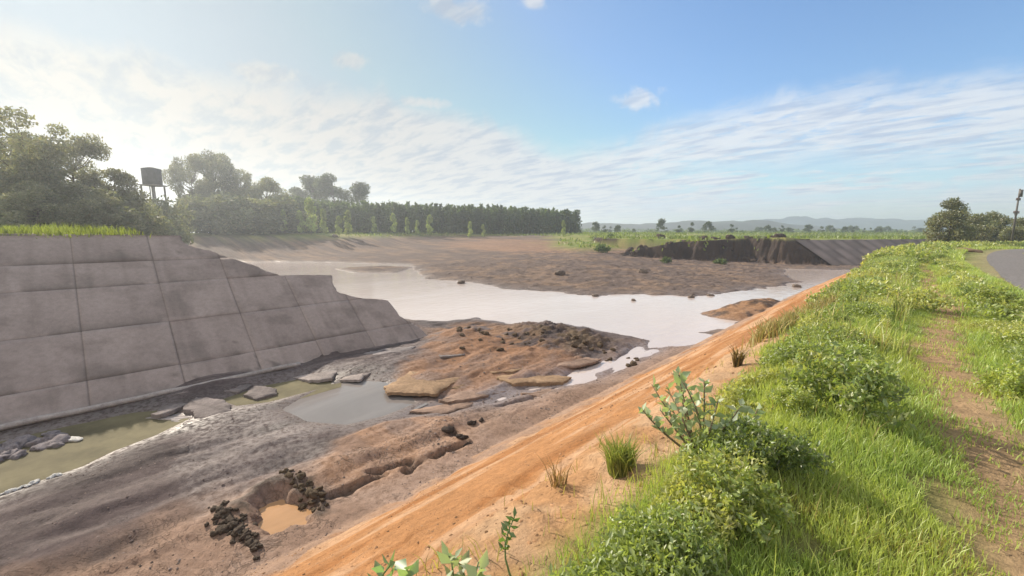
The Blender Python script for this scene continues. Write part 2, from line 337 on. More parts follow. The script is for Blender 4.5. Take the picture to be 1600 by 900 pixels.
# (cracks along the orange slope and its concrete edge)
def height(x, y, full=False):
    x = np.asarray(x, float); y = np.asarray(y, float)
    xs = x - shift(y)
    jit = (fbm(x * .9, y * .9, 3, 3) - .5) * np.clip(np.abs(y) * .05, .35, 2.2)
    sw = sdpoly(x, y, RIVER) + jit
    for I in (SPIT, SPIT2, BAR): sw = np.maximum(sw, -(sdpoly(x, y, I) + jit * .5))
    near = (y < 24) & (x > -26)
    so_ = np.where(near, sdpoly(x, y, OLIVE) + jit * .3, 99.); so2 = np.where(near, sdpoly(x, y, OLIVE2) + jit * .3, 99.); sg = np.where(near, sdpoly(x, y, GREY) + jit * .25, 99.)
    sw = np.minimum(np.minimum(sw, so_), np.minimum(so2, sg))
    out = np.clip(sw, 0, None)
    z = np.where(sw > 0, .2 * (1 - np.exp(-out / .7)), -.35 * (1 - np.exp(np.clip(sw, -50, 0) / .8)))
    inbed = sst(xs, -22, -18)
    plain = np.maximum(5.4 * sst(out, 2, 112) ** .85, 5.5 * np.maximum(sst(-.13 * x - y, -1, 7) * sst(-x, 40, 60), sst(-x + .12 * (y - 20), 101, 145)))
    rubble = (np.abs(fbm(x * .8, y * .8, 21, 4) - .5) * .9 + (fbm(x * 2.1, y * 2.1, 22, 3) - .5) * .22)
    z = z + plain * np.where(y > 22, 1 - .75 * inbed, 1 - inbed) + rubble * sst(out, 0, 3) * np.where(y > 22, .65, .08)
    # near bed details
    nb = near.astype(float)
    mud = (fbm(xs * 1.1, y * .33, 31, 4) - .5)
    z = z + nb * sst(out, .1, 2) * (mud * .45 + (fbm(x * 3.1, y * 1.7, 33, 4) - .5) * .06) * (1 - sst(xs, -9, -7.5))
    sm = np.where(near, sdpoly(x, y, MOUND), 9.) + jit * .4
    mo = sst(-sm, -.2, 2.6)
    crest = sst(y + .35 * x, 9.8, 13.5)
    z = z + mo * (.14 + .36 * crest * fbm(x * .7, y * .7, 41, 4) + .55 * np.abs(fbm(x * 2.4, y * 2.4, 42, 5) - .5) * (.4 + crest) + .22 * (fbm(x * 6, y * 6, 43, 3) - .5) * crest)
    ds = dline(x, y, STREAM); z = np.where(near, z - .27 * np.exp(-(ds / 1.0) ** 2) * sst(z, 0, .2), z)
    sf = np.where(near, sdpoly(x, y, FLAT), 9.) + jit * .5; z = z + .12 * sst(-sf, -.1, .5)
    sp = np.where(near, sdpoly(x, y, PUD), 9.) + (fbm(x * 3, y * 3, 51, 4) - .5) * .42
    z = z + .16 * np.exp(-np.clip(sp, 0, None) / .7) * nb - np.where(near, .36 * sst(-sp, -.12, .26), 0)
    dc = np.full(x.shape, 9.)
    for c in CRACKS: dc = np.minimum(dc, dline(x, y, c) + (fbm(x * 3, y * 3, 61, 3) - .5) * .25)
    crack = np.where(near, 1 - sst(dc, .02, .11), 0); z = z - .17 * crack
    # ripples in the silt near the slope toe
    rp = np.where(near, sst(xs, -10.5, -9.6) * (1 - sst(xs, -8.2, -7.7)) * (1 - sst(y, 2.2, 3.4)), 0) * sst(sp, .2, .5)
    z = z + rp * .018 * np.sin(28 * (y * .9 - x * .5) + 7 * fbm(x * 1.6, y * 1.6, 71, 3))
    z = z + .5 * sst(-sdpoly(x, y, SPIT), -.2, 1.2) * fbm(x * .9, y * .9, 75, 4) * (y > 22)
    # left canal bank, broken off at the breach
    zl = (TOE - xs) / COT - .16
    ye = np.interp(np.clip((TOE - xs) / COT, 0, 14), EDGE_Z, EDGE_Y)
    topz = 6.0 + (fbm(x * .25, y * .25, 81, 3) - .5) * .4
    zl = np.minimum(zl, topz)
    zl = zl - (1.6 * sst(-xs, 36, 46))
    nearbank = np.minimum(zl, (ye - .2 - y) * 6.)
    sfar = -(sdpoly(x, y, FARB) + (fbm(x * .3, y * .3, 91, 5) - .5) * 7)
    hm = np.interp(x, [-60, -46, -34, -26], [.2, 1.2, 4.2, 4.9]); hm = hm + (fbm(x * .12, y * .12, 95, 3) - .5) * .7
    farbank = np.minimum(np.minimum(np.where(y > 90, zl, 20), sfar * (1.1 + .9 * fbm(x * .5, y * .5, 92, 4))), np.where(y > 97, 4.6, hm))
    left = np.maximum(np.where(y < 40, nearbank, -9), np.where(y > 60, farbank, -9))
    bank_l = left > z
    z = np.maximum(z, left)
    # right bank: silted slope, berm, road
    zr = .18 + (xs + 7.75) / 6.25 * 3.75 + (fbm(xs * .9, y * .25, 101, 4) - .5) * .16 + (fbm(xs * 4, y * .6, 103, 3) - .5) * .035 - .07 * sst(fbm(y * 1.5 + xs * .5, xs * .35, 104, 4), .52, .62) * sst(xs, -5.5, -3.) - .10 * sst(-np.abs(xs + 7.0 + (fbm(xs * .2, y * .8, 105, 3) - .5) * 2.2), -.5, 0)
    lip = .13 * sst(xs + .7 * (fbm(y * .45, y * 0 + 3, 102, 4) - .5), -2.75, -2.62) * (1 - sst(xs, -2.3, -1.5)); zr = zr + lip   # edge of the concrete under the silt
    crown = 4.0 + .10 * np.sin(y * .12) + (fbm(x * .6, y * .6, 111, 4) - .5) * .22 - .05 * sst(x, 3, 6)
    kk = .35; hsm = np.clip(.5 + .5 * (crown - zr) / kk, 0, 1); zr = zr * hsm + crown * (1 - hsm) - kk * hsm * (1 - hsm)
    zr = np.where(xs > 9, zr - .6 * sst(xs, 9, 16), zr)
    right = zr > z
    z = np.maximum(z, zr)
    if not full: return z
    return dict(z=z, xs=xs, sw=sw, out=out, mo=mo, crest=crest, ds=ds, sf=sf, sp=sp, crack=crack, bank_l=bank_l, right=right, sfar=sfar, near=near, so=so_, so2=so2, mud=mud, inbed=inbed, lip=lip)
def hit(px, py, t0=1.5):
    """where a sight line meets the ground"""
    d = ray(px, py); t = t0 * 1.01 ** np.arange(600); q = d[None] * t[:, None] + np.array([0, 0, 6.]); b = q[:, 2] < height(q[:, 0], q[:, 1]); i = int(np.argmax(b)); return float(q[i, 0]), float(q[i, 1])
def H1(x, y): return float(height(np.array([x]), np.array([y]))[0])
ROAD_C = lambda y: 2.75 + shift(y) * .6 + np.asarray(y, float) * .055    # centre line of the service road

def seg(*a):
    out = []
    for (lo, hi, st) in a: out.append(np.arange(lo, hi, st))
    return np.concatenate(out)
def grow(start, end, step, r):
    v = [start]; s = step
    while abs(v[-1]) < end: s *= r; v.append(v[-1] + math.copysign(s, start))
    return np.array(v[1:])
gx = np.concatenate([grow(-62., 2300, .45, 1.16)[::-1], seg((-62, -44, .35), (-44, -26, .17), (-26, -18, .11), (-18, -7, .075), (-7, 3, .06), (3, 12.01, .16)), grow(12., 2300, .2, 1.16)])
gy = np.concatenate([grow(-6., 2300, .2, 1.25)[::-1], seg((-6, 0, .11), (0, 9, .06), (9, 16, .09), (16, 30, .13), (30, 60, .24), (60, 72, .5), (72, 100, .2), (100, 130, .5)), grow(130., 2300, .6, 1.12)])
GX, GY = np.meshgrid(gx, gy)
x, y = GX.ravel(), GY.ravel()
T = height(x, y, True); z = T['z']
def lerp(a, b, t): return a + (np.asarray(b) - a) * np.clip(t, 0, 1)[:, None]
n_lo = fbm(x * .35, y * .35, 5, 4); n_md = fbm(x * 1.3, y * 1.3, 6, 4); n_st = fbm(T['xs'] * 2.6, y * .28, 8, 4); n_hi = fbm(x * 5, y * 5, 9, 3)
C = np.tile(np.array([.094, .071, .068]), (len(x), 1))                                          # grey mud of the bed
C = lerp(C, (.145, .115, .106), sst(n_st, .5, .66)); C = lerp(C, (.066, .052, .049), sst(fbm(T['xs'] * .9, y * .3, 12, 3), .52, .68) * .8)
fr = sst(T['xs'] + (n_md - .5) * 1.6, -11.2, -9.4) * (T['near']); C = lerp(C, (.29, .19, .135), fr * .85)        # pink silt at the slope's foot
C = lerp(C, (.29, .17, .105), sst(-T['sf'], -.3, .4) * (.5 + .5 * sst(n_md, .35, .6)))
C = lerp(C, (.24, .135, .075), T['mo'] * (1 - T['crest'] * .6) * sst(n_md + n_lo * .4, .5, .75)); C = lerp(C, (.12, .088, .06), T['mo'] * T['crest'] * sst(n_md, .38, .55))
OZ = pts([(640, 560), (690, 515), (745, 520), (820, 545), (920, 560), (985, 548), (900, 588), (800, 600), (740, 628), (680, 628), (600, 612)], .2)
C = lerp(C, (.245, .135, .078), np.where(T['near'], sst(-sdpoly(x, y, OZ) + (n_md - .5) * 1.2, -.3, .5), 0) * (.55 + .45 * sst(n_md, .35, .6)))
C = lerp(C, (.17, .14, .135), np.where(T['near'], np.exp(-(T['ds'] / .9) ** 2), 0) * .9)
pl = sst(y + (n_lo - .5) * 6, 22, 27)                                                             # rubbly sand beyond
sand = lerp(np.tile(np.array([.145, .108, .09]), (len(x), 1)), (.21, .146, .105), sst(n_lo, .45, .65)); sand = lerp(sand, (.095, .072, .06), sst(n_md, .52, .7) * .7)
C = lerp(C, sand, np.maximum(pl, sst(-T['xs'], 22, 26)))
red = sst(-np.hypot((x + 75) / 35, (y - 88) / 18) + n_lo * .6, -.9, -.3); C = lerp(C, (.30, .18, .115), red * pl * .6)
wetb = np.exp(-np.clip(T['out'], 0, None) / (.35 + .02 * np.abs(y))); C = lerp(C, (.15, .115, .095), wetb * .55)
spitm = np.where((x > -16) & (y > 22) & (y < 60) & (T['xs'] < -7), 1, 0.) * sst(-sdpoly(x, y, SPIT), -.4, .4); C = lerp(C, lerp(np.tile(np.array([.10, .065, .045]), (len(x), 1)), (.30, .17, .09), sst(n_md, .42, .6)), spitm)
slopeL = T['bank_l'] & (y < 40); C = lerp(C, (.185, .155, .135), slopeL * 1.)
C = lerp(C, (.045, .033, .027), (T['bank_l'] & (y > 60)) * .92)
# right slope
o1 = lerp(np.tile(np.array([.37, .185, .08]), (len(x), 1)), (.45, .275, .16), sst(n_st, .47, .63)); o1 = lerp(o1, (.28, .12, .042), sst(fbm(T['xs'] * 1.7, y * .2, 14, 4), .55, .68) * .8)
pale = lerp(np.tile(np.array([.43, .275, .16]), (len(x), 1)), (.36, .19, .085), sst(n_md, .52, .68) * .8)
o1 = lerp(o1, pale, sst(T['xs'] + .9 * (n_lo - .5) + .3 * (n_md - .5), -3.1, -2.6))
toe = 1 - sst(T['xs'] + (n_md - .5) * 2.6 + (n_st - .5) * 1.2 + (n_lo - .5) * 1.5, -7.6, -6.4); o1 = lerp(o1, (.30, .205, .15), toe * .9)
C = np.where(T['right'][:, None], o1, C)
topm = sst(T['xs'] + (n_md - .5) * .9, -1.75, -1.1) * T['right']
path = np.exp(-((x - (.62 + shift(y) * .9 + .15 * np.sin(y * .5))) / .42) ** 2) * (y < 60)
gs = lerp(np.tile(np.array([.17, .19, .055]), (len(x), 1)), (.33, .215, .115), np.maximum(path * 1.1, sst(n_md, .58, .72) * .25)); C = lerp(C, gs, topm)
shoulder = np.exp(-((x - ROAD_C(y)) / 2.1) ** 4) * topm * (np.abs(y) < 400); C = lerp(C, (.38, .29, .19), shoulder * .6)
# grassland
g = lerp(np.tile(np.array([.15, .19, .045]), (len(x), 1)), (.24, .23, .08), sst(n_lo, .45, .65))
gm = np.where(T['right'], 0, np.maximum(sst(z + (n_lo - .5) * 1.2, 4.6, 5.2), sst(T['sfar'] + (n_lo - .5) * 14, -16, -5) * sst(z, 1.6, 2.6) * ~T['bank_l'])) * ((y > 40) | (T['xs'] < -30))
gm = np.maximum(gm, np.where((T['bank_l']) & (y > 60), sst(T['sfar'] + (n_lo - .5) * 6, 5.0, 8.0) * (z > 2.2) * sst(-T['xs'], 25.3, 26.5), 0)); gm = np.maximum(gm, sst(-T['xs'], 27.3, 28.2) * (T['bank_l'] & (y < 40)) * .9)
C = lerp(C, g, gm)
C = lerp(C, (.05, .037, .03), T['crack'] * .7); C = lerp(C, (.075, .055, .042), np.where(T['near'], sst(T['sp'], -.02, .1) * (1 - sst(T['sp'] + (n_hi - .5) * .5, .12, .5)) * sst((y - 2.4) * .7 - (x + 9) * .7 + (n_md - .5) * .6, -.45, -.1), 0) * .9)  # puddle rim: dark soil with a shadow painted in
wet = np.where(T['right'], 0, np.exp(-np.clip(T['out'], 0, None) / .8)) + np.where(T['near'], np.exp(-(T['ds'] / 1.0) ** 2), 0) + np.where(T['near'] & ~T['right'], .38 * sst(n_lo, .42, .58), 0)
nx, ny = len(gx), len(gy)
ii = (np.arange(ny - 1)[:, None] * nx + np.arange(nx - 1)[None]).ravel()
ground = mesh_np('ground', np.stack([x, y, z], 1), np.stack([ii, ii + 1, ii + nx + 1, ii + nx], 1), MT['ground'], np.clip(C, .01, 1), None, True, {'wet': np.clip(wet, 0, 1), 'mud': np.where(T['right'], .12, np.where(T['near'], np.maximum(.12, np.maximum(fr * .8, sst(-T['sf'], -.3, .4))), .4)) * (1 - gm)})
tag(ground, kind='structure')

# water sheets: each a level sheet its basin's rim cuts off
def sheet(name, P, zz, mat, grow_=.6):
    P = np.asarray(P, float); me = bpy.data.meshes.new(name)
    c = P.mean(0)
    import bmesh
    bm = bmesh.new(); vs = [bm.verts.new((p[0], p[1], zz)) for p in P]; f = bm.faces.new(vs); f.normal_update()
    if f.normal.z < 0: f.normal_flip()
    bmesh.ops.triangulate(bm, faces=[f]); bm.to_mesh(me); bm.free(); me.materials.append(mat)
    o = bpy.data.objects.new(name, me); COL.objects.link(o); tag(o, kind='structure'); return o
def fat(P, d):                          # push an outline outwards
    P = np.asarray(P, float); n = len(P); A = .5 * sum(P[i][0] * P[(i + 1) % n][1] - P[(i + 1) % n][0] * P[i][1] for i in range(n)); out = []
    for i in range(n):
        t = P[(i + 1) % n] - P[i - 1]; t = t / (np.linalg.norm(t) + 1e-9); out.append(P[i] + d * np.array([t[1], -t[0]]) * np.sign(A))
    return np.array(out)
sheet('river_water', [(-112, 14), (-60, 8), (-33, 10.5), (-24, 12.6), (-17.2, 14.6), (-15.5, 10.4), (-7, 9.6), (-4, 40), (8, 100), (70, 190), (30, 200), (-25, 110), (-40, 62), (-60, 60), (-112, 50)], 0, MT['river'])
sheet('algae_pool', fat(OLIVE, .7), .003, MT['olive']); sheet('algae_pool', fat(OLIVE2, .5), .004, MT['olive'])
sheet('pool_water', fat(GREY, .45), .0, MT['pool']); sheet('puddle_water', fat(PUD, .18), .1, MT['puddle'])

# road: crowned asphalt strip on the berm
ry = np.concatenate([np.arange(-30, 60, .8), np.arange(60, 260, 4)]); rw = np.linspace(-1.3, 1.3, 9)
RX = ROAD_C(ry)[:, None] + rw[None] + ((fbm(ry[:, None] * .9, rw[None] * .1 + 3, 120, 3) - .5) * .35) * (np.abs(rw[None]) > 1.5)
RY = np.repeat(ry[:, None], 9, 1)
RZ = height(RX.ravel(), RY.ravel()).reshape(RX.shape); RZ = RZ.max(1, keepdims=True) * .5 + RZ * .5 + .05 - .03 * (rw[None] / 1.5) ** 2
ii = (np.arange(len(ry) - 1)[:, None] * 9 + np.arange(8)[None]).ravel()
tag(mesh_np('road', np.stack([RX, RY, RZ], 2).reshape(-1, 3), np.stack([ii, ii + 1, ii + 10, ii + 9], 1), MT['asphalt'], None, None, True), kind='structure')

# ------------------------------------------------------------------ haze, hills
hb = MB().box((0, 0, 0), (1, 1, 1)); mv, nt, out = newmat('haze_air')
pv = N(nt, 'ShaderNodeVolumePrincipled', ins={'Density': .0008, 'Anisotropy': .58}); pv.inputs['Color'].default_value = (.86, .93, 1, 1); L(nt, pv.outputs[0], out.inputs['Volume'])
haze = hb.build('haze', mv); haze.location = (0, 0, 30); haze.scale = (2600, 2600, 34); tag(haze, kind='stuff')

def ridge(name, x0, x1, dist, depth, prof, seed):
    """range of hills whose skyline height varies along its length"""
    u = np.linspace(0, 1, 160); v = np.linspace(0, 1, 26)
    A = np.array(atd(x0, 362, dist)); B = np.array(atd(x1, 362, dist)); n = np.array([-math.sin(YAW), math.cos(YAW)])
    U, V = np.meshgrid(u, v)
    px = A[0] + (B[0] - A[0]) * U + n[0] * depth * V; py = A[1] + (B[1] - A[1]) * U + n[1] * depth * V
    h = np.interp(U, [p[0] for p in prof], [p[1] for p in prof]) * np.sin(np.pi * V) ** .8 * (.7 + .6 * fbm(px * .016, py * .016, seed, 5)) - 2 + 3
    i = (np.arange(25)[:, None] * 160 + np.arange(159)[None]).ravel()
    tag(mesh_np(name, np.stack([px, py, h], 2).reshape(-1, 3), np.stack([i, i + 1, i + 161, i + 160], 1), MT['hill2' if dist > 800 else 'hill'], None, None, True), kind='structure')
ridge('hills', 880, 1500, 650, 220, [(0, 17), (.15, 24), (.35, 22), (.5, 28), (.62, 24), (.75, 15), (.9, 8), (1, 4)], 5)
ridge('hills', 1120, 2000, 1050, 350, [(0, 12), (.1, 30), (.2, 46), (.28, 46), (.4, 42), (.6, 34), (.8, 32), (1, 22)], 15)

# ------------------------------------------------------------------ near canal wall
JY0, JP = -.33, 2.579; JZ = [0, .84, 2.28, 3.75, 4.7]
def lining(name, y0, zmax, yend, parent=None, thick=.15, cols=((.335, .275, .245), (.28, .228, .204)), seed=0):
    yj = JY0 + JP * np.arange(math.floor((y0 - JY0) / JP), 20)
    ys = set(np.round(np.arange(y0, 13.6, .16), 3)); zs = set(np.round(np.arange(-.15, zmax + .01, .1), 3))
    for j in yj:
        ys = {v for v in ys if abs(v - j) > .06} | {round(j - .028, 3), round(j, 3), round(j + .028, 3)}
    for j in JZ[1:]:
        zs = {v for v in zs if abs(v - j) > .05} | {round(j - .018, 3), round(j, 3), round(j + .018, 3)}
    ys = np.array(sorted(v for v in ys if v >= y0)); zs = np.array(sorted(zs))
    Zg, Yg = np.meshgrid(zs, ys, indexing='ij')
    ye = yend(Zg) + (fbm(Zg * 2.2, Zg * 0 + 2, seed + 1, 4) - .5) * .55
    clip = Yg >= ye; Yg = np.minimum(Yg, ye)
    jd = np.min(np.abs(Yg[..., None] - yj), -1); jz = np.min(np.abs(Zg[..., None] - np.array(JZ[1:])), -1)
    groove = np.maximum(jd < .02, jz < .012) * .035
    cell_i = np.floor((Yg - JY0) / JP); cell_k = np.digitize(Zg, JZ[1:])
    off = hash2(cell_i, cell_k, 3) * .05 + (fbm(Yg * .7, Zg * .7, seed + 4, 3) - .5) * .05
    nrm = np.array([1, 0, COT]) / math.hypot(1, COT)
    Pm = np.stack([TOE - COT * Zg, Yg, Zg], -1) + nrm * (off - groove)[..., None]
    tint = hash2(cell_i + 5, cell_k, 9)
    streak = fbm(Yg * 1.1, Zg * .5, seed + 8, 4); blot = fbm(Yg * .8, Zg * 2.2, seed + 9, 4)
    c = np.array(cols[0]) + (np.array(cols[1]) - cols[0]) * np.clip(tint * .6 + (streak - .4) * 1.2, 0, 1)[..., None]
    c = c * (1 - .2 * sst(blot, .52, .72))[..., None] * (1 - .3 * (groove > 0))[..., None]
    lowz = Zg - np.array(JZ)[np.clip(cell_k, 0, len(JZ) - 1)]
    c = c * (1 - .42 * np.exp(-np.clip(lowz, 0, None) / .22) * sst(fbm(Yg * .8 + 3, Zg * .3, seed + 12, 4), .42, .6))[..., None]      # dark broken bands above the joints
    run = fbm(Yg * 3.2, Zg * .25, seed + 13, 4); c = c * (1 - .13 * sst(run, .55, .7))[..., None]
    hair = np.abs(fbm(Yg * .45 + 9, Zg * .45, seed + 14, 5) - .5); c = c * (1 - .45 * (1 - sst(hair, .003, .012)) * sst(fbm(Yg * .3, Zg * .3 + 5, seed + 15, 2), .5, .6))[..., None]
    c = c * (1 + .35 * (1 - sst(Zg, .05, .2)))[..., None]
    n, m = Zg.shape; k = (np.arange(n - 1)[:, None] * m + np.arange(m - 1)[None]); keep = ~(clip[:-1, :-1] & clip[1:, :-1])
    k = k[keep]; F = np.stack([k, k + 1, k + m + 1, k + m], 1)
    F = F[:, ::-1]
    P2 = Pm.reshape(-1, 3); B2 = P2 - nrm * thick
    last = np.argmax(clip, 1)            # first clipped column on every row
    sf_ = []
    for r in range(n - 1):
        a, b = r * m + last[r], (r + 1) * m + last[r + 1]; sf_.append((a, b, b + n * m, a + n * m))
    tp = [((n - 1) * m + q, (n - 1) * m + q + 1, (n - 1) * m + q + 1 + n * m, (n - 1) * m + q + n * m) for q in range(last[-1])]
    return mesh_np(name, np.concatenate([P2, B2]), np.concatenate([F, np.array(sf_), np.array(tp)]), MT['wall'], np.concatenate([c.reshape(-1, 3)] * 2) , parent)
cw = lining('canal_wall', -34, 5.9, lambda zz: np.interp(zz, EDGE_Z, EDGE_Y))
tag(cw, 'grey concrete panelled canal wall, broken off in steps beside the breach', 'canal wall')
# kerb at the foot of the wall
mb = MB(); yy = np.arange(-14, 6.5, .25)
kp = np.stack([TOE + .10 + .04 * vn(yy * 2, yy * 0, 4), yy, .19 + .05 * vn(yy * 1.3, yy * 0, 5)], 1); mb.tube(kp, .10, 6, (.36, .32, .295))
o = mb.build('toe_kerb', MT['slab'], cw)

# far canal wall beyond the breach
yy = np.arange(92, 190, 1.0); zz = np.linspace(.0, 4.55, 10)
Yg, Zg = np.meshgrid(yy, zz, indexing='ij'); tilt = .07 + .05 * (np.floor((Yg - 92) / 3) % 2)
Pm = np.stack([TOE - COT * Zg + shift(Yg) + tilt * 1.2, Yg, Zg + tilt], -1); n, m = Yg.shape
k = (np.arange(n - 1)[:, None] * m + np.arange(m - 1)[None]).ravel()
cc = np.array((.21, .175, .16)) * (.8 + .4 * vn(np.floor(Yg / 3), np.floor(Zg / 1.5), 3))[..., None] * np.where((Yg - 92) % 3 < 1, .65, 1)[..., None]
fw = mesh_np('canal_wall', Pm.reshape(-1, 3), np.stack([k, k + m, k + m + 1, k + 1], 1), MT['wall'], cc.reshape(-1, 3))
tag(fw, 'distant dark grey canal wall running away beyond the eroded bank', 'canal wall')

# ------------------------------------------------------------------ broken slabs, clods, stones
def slab(name, pix, z0, thick, tiltx=0., tilty=0., col=(.25, .21, .195), seed=1):
    thick *= .8
    P = pts(pix, z0); z0 -= .10; c = P.mean(0); Q = P - c; r = np.random.default_rng(seed)
    out = []
    for i in range(len(Q)):              # roughen the outline
        a, b = Q[i], Q[(i + 1) % len(Q)]
        nn_ = max(5, int(np.linalg.norm(b - a) / .09)); w_ = np.cumsum(r.normal(0, .03, nn_ + 1)); w_ -= np.linspace(w_[0], w_[-1], nn_ + 1); nv_ = np.array([-(b - a)[1], (b - a)[0]]) / np.linalg.norm(b - a)
        for t, w in zip(np.linspace(0, 1, nn_ + 1)[:-1], w_): out.append(a + (b - a) * t + nv_ * w + r.normal(0, .012, 2))
    Q = np.array(out); n = len(Q); rings = []
    for s_, dz in ((.6, .0), (.985, .0), (1., -.012), (.985, -thick * .55), (1.0, -thick)):
        q = Q * s_; zz = dz + tiltx * q[:, 0] + tilty * q[:, 1] + (fbm(q[:, 0] * 2 + 9, q[:, 1] * 2, seed, 4) - .5) * .07 + r.normal(0, .004, n); rings.append(np.column_stack([q, zz]))
    V = np.concatenate(rings + [[[0, 0, 0]]]); F = []
    A = .5 * np.sum(Q[:, 0] * np.roll(Q[:, 1], -1) - np.roll(Q[:, 0], -1) * Q[:, 1])
    for k in range(4):
        for i in range(n): F.append((k * n + i, (k + 1) * n + i, (k + 1) * n + (i + 1) % n, k * n + (i + 1) % n))
    F = np.array(F); F = np.concatenate([F[:, [0, 1, 2]], F[:, [0, 2, 3]], np.array([(5 * n, i, (i + 1) % n) for i in range(n)])])
    if A < 0: F = F[:, ::-1]
    cv_ = np.tile(np.array(col), (len(V), 1)) * (.6 + .8 * fbm(V[:, 0] * 2.5, V[:, 1] * 2.5, seed + 2, 4)[:, None])
    o = mesh_np(name, V, F, MT['slab'], cv_); o.location = (c[0], c[1], min(z0, max(.06, H1(c[0], c[1])) + thick * .45)); return o
GREYC, ORNG, PINK = (.19, .16, .148), (.27, .18, .11), (.24, .165, .125)
SL = [
    ([(600, 598), (640, 572), (712, 578), (718, 588), (682, 610), (604, 608)], .34, .14, .015, -.02, ORNG, 'large flat orange slab tipped at the edge of the grey pool'),
    ([(284, 630), (306, 614), (350, 618), (360, 630), (326, 644)], .36, .15, -.05, .03, GREYC, 'square grey slab lying on top of the pile at the wall foot'),
    ([(236, 640), (262, 618), (300, 612), (296, 622), (250, 642)], .32, .16, .10, .0, GREYC, 'long grey slab leaning at the left end of the slab pile'),
    ([(226, 648), (300, 640), (352, 640), (375, 630), (340, 655), (290, 657)], .12, .16, 0, 0, (.33, .29, .27), 'thin pale slab lying flat in front of the slab pile'),
    ([(262, 608), (300, 602), (312, 607), (270, 614)], .28, .12, .1, 0, GREYC, 'narrow grey slab sliver between the slab pile and the wall'),
    ([(378, 610), (396, 599), (430, 602), (432, 608), (400, 616)], .26, .14, -.06, .05, GREYC, 'small grey slab lying by the narrow algae pool'),
    ([(340, 607), (372, 598), (395, 597), (372, 608)], .2, .12, 0, 0, GREYC, 'flat grey slab at the foot of the canal wall joint'),
    ([(600, 556), (640, 546), (666, 548), (664, 556), (620, 562)], .34, .16, .05, -.05, (.28, .25, .24), 'grey slab with dark edge lying below the rubble mound'),
    ([(560, 548), (610, 540), (650, 538), (640, 545), (590, 552)], .3, .12, .05, 0, (.24, .21, .2), 'long low grey slab near the broken end of the wall'),
    ([(775, 588), (800, 580), (860, 580), (893, 583), (880, 592), (800, 597)], .26, .2, 0, -.05, ORNG, 'long orange slab with undercut front on the mound side'),
    ([(684, 622), (720, 608), (800, 598), (790, 606), (745, 618), (700, 627)], .2, .14, 0, -.03, PINK, 'thin pinkish slab in front of the large orange slab'),
    ([(812, 612), (850, 604), (900, 602), (896, 610), (850, 618)], .2, .15, 0, -.04, PINK, 'small pink slab lying beside the wet stream'),
    ([(455, 583), (490, 572), (525, 576), (520, 588), (480, 590)], .24, .14, .05, .02, (.27, .23, .21), 'ragged grey slab beyond the narrow algae pool'),
    ([(742, 572), (790, 560), (830, 564), (820, 574), (770, 580)], .3, .12, .03, -.03, ORNG, 'flat muddy slab set into the front of the rubble mound'),
    ([(850, 560), (905, 552), (940, 556), (915, 566), (870, 570)], .3, .11, -.03, -.02, PINK, 'thin muddy slab near the right end of the rubble mound'),
    ([(640, 592), (690, 584), (735, 592), (720, 602), (668, 606)], .2, .1, 0, .02, ORNG, 'half sunken orange slab right beside the large tipped slab'),
    ([(670, 545), (710, 536), (740, 540), (725, 552), (690, 556)], .36, .1, .04, -.03, GREYC, 'small grey slab at the left foot of the rubble mound'),
    ([(640, 640), (690, 628), (742, 622), (735, 630), (690, 642)], .16, .09, 0, -.02, PINK, 'long thin slab on the near side of the wet stream'),
    ([(530, 590), (560, 570), (590, 566), (588, 576), (560, 592)], .2, .12, .06, 0, (.26, .22, .2), 'broken grey slab between the wall and the grey pool'),
]
for i, (p, z0, th, tx, ty, c, lab) in enumerate(SL): tag(slab('broken_slab', p, z0, th, tx, ty, c, i + 3), lab, 'slab', 'broken concrete slabs in the canal bed')

def rock_mesh(name, seed, col, rough=.32, mat='slab'):
    import bmesh
    bm = bmesh.new(); bmesh.ops.create_icosphere(bm, subdivisions=3, radius=1); r = np.random.default_rng(seed); ph = r.random(3) * 20
    V = np.array([v.co[:] for v in bm.verts]); F = np.array([[v.index for v in f.verts] for f in bm.faces]); bm.free()
    nn = fbm(V[:, 0] * 1.3 + ph[0] + V[:, 2], V[:, 1] * 1.3 + ph[1] - V[:, 2] * .7, seed, 4) - .5
    n2 = fbm(V[:, 0] * 4 + ph[2] + V[:, 2] * 2, V[:, 1] * 4 - V[:, 2] * 2, seed + 9, 3) - .5; q = V * (1 + nn[:, None] * rough * 4 + n2[:, None] * rough * 2.2); q[:, 2] *= .7; q = np.sign(q) * np.abs(q) ** .85
    return mesh_np(name, q, F, MT[mat], np.array(col) * (.75 + .5 * r.random((len(q), 1))))
def scatter(name, protos, plist, label, cat, group):
    for i, (px, py, s, z0) in enumerate(plist):
        p = protos[i % len(protos)]; o = p if i < len(protos) else p.copy()
        if i >= len(protos): COL.objects.link(o)
        X_, Y_ = at(px, py, z0); o.location = (X_, Y_, max(H1(X_, Y_), -.05) + s * .3); o.rotation_euler = (RNG.random() * .5, RNG.random() * .5, RNG.random() * 6); o.scale = (s * RNG.uniform(.8, 1.3), s * RNG.uniform(.8, 1.2), s * RNG.uniform(.7, 1.1))
        tag(o, label, cat, group)
ringc = [(345, 800), (352, 812), (362, 806), (368, 822), (378, 832), (384, 818), (372, 842), (392, 845), (398, 858), (360, 835), (349, 822), (392, 782), (405, 766), (420, 756), (436, 750), (388, 774)]
scatter('mud_clod', [rock_mesh('mud_clod', s, (.10, .078, .06), .4, 'clod') for s in (1, 2, 3)], [(a + RNG.normal(0, 10), b + RNG.normal(0, 7), .018 + .085 * RNG.random() ** 2.2, .25) for a, b in ringc[:11] for _ in range(9)],
        'dark mud clod heaped on the left rim of the orange puddle', 'mud clod', 'dark clods on the left of the puddle')
ringd = [(450, 748), (462, 754), (474, 760), (486, 768), (494, 778), (500, 790), (488, 784), (478, 774)]
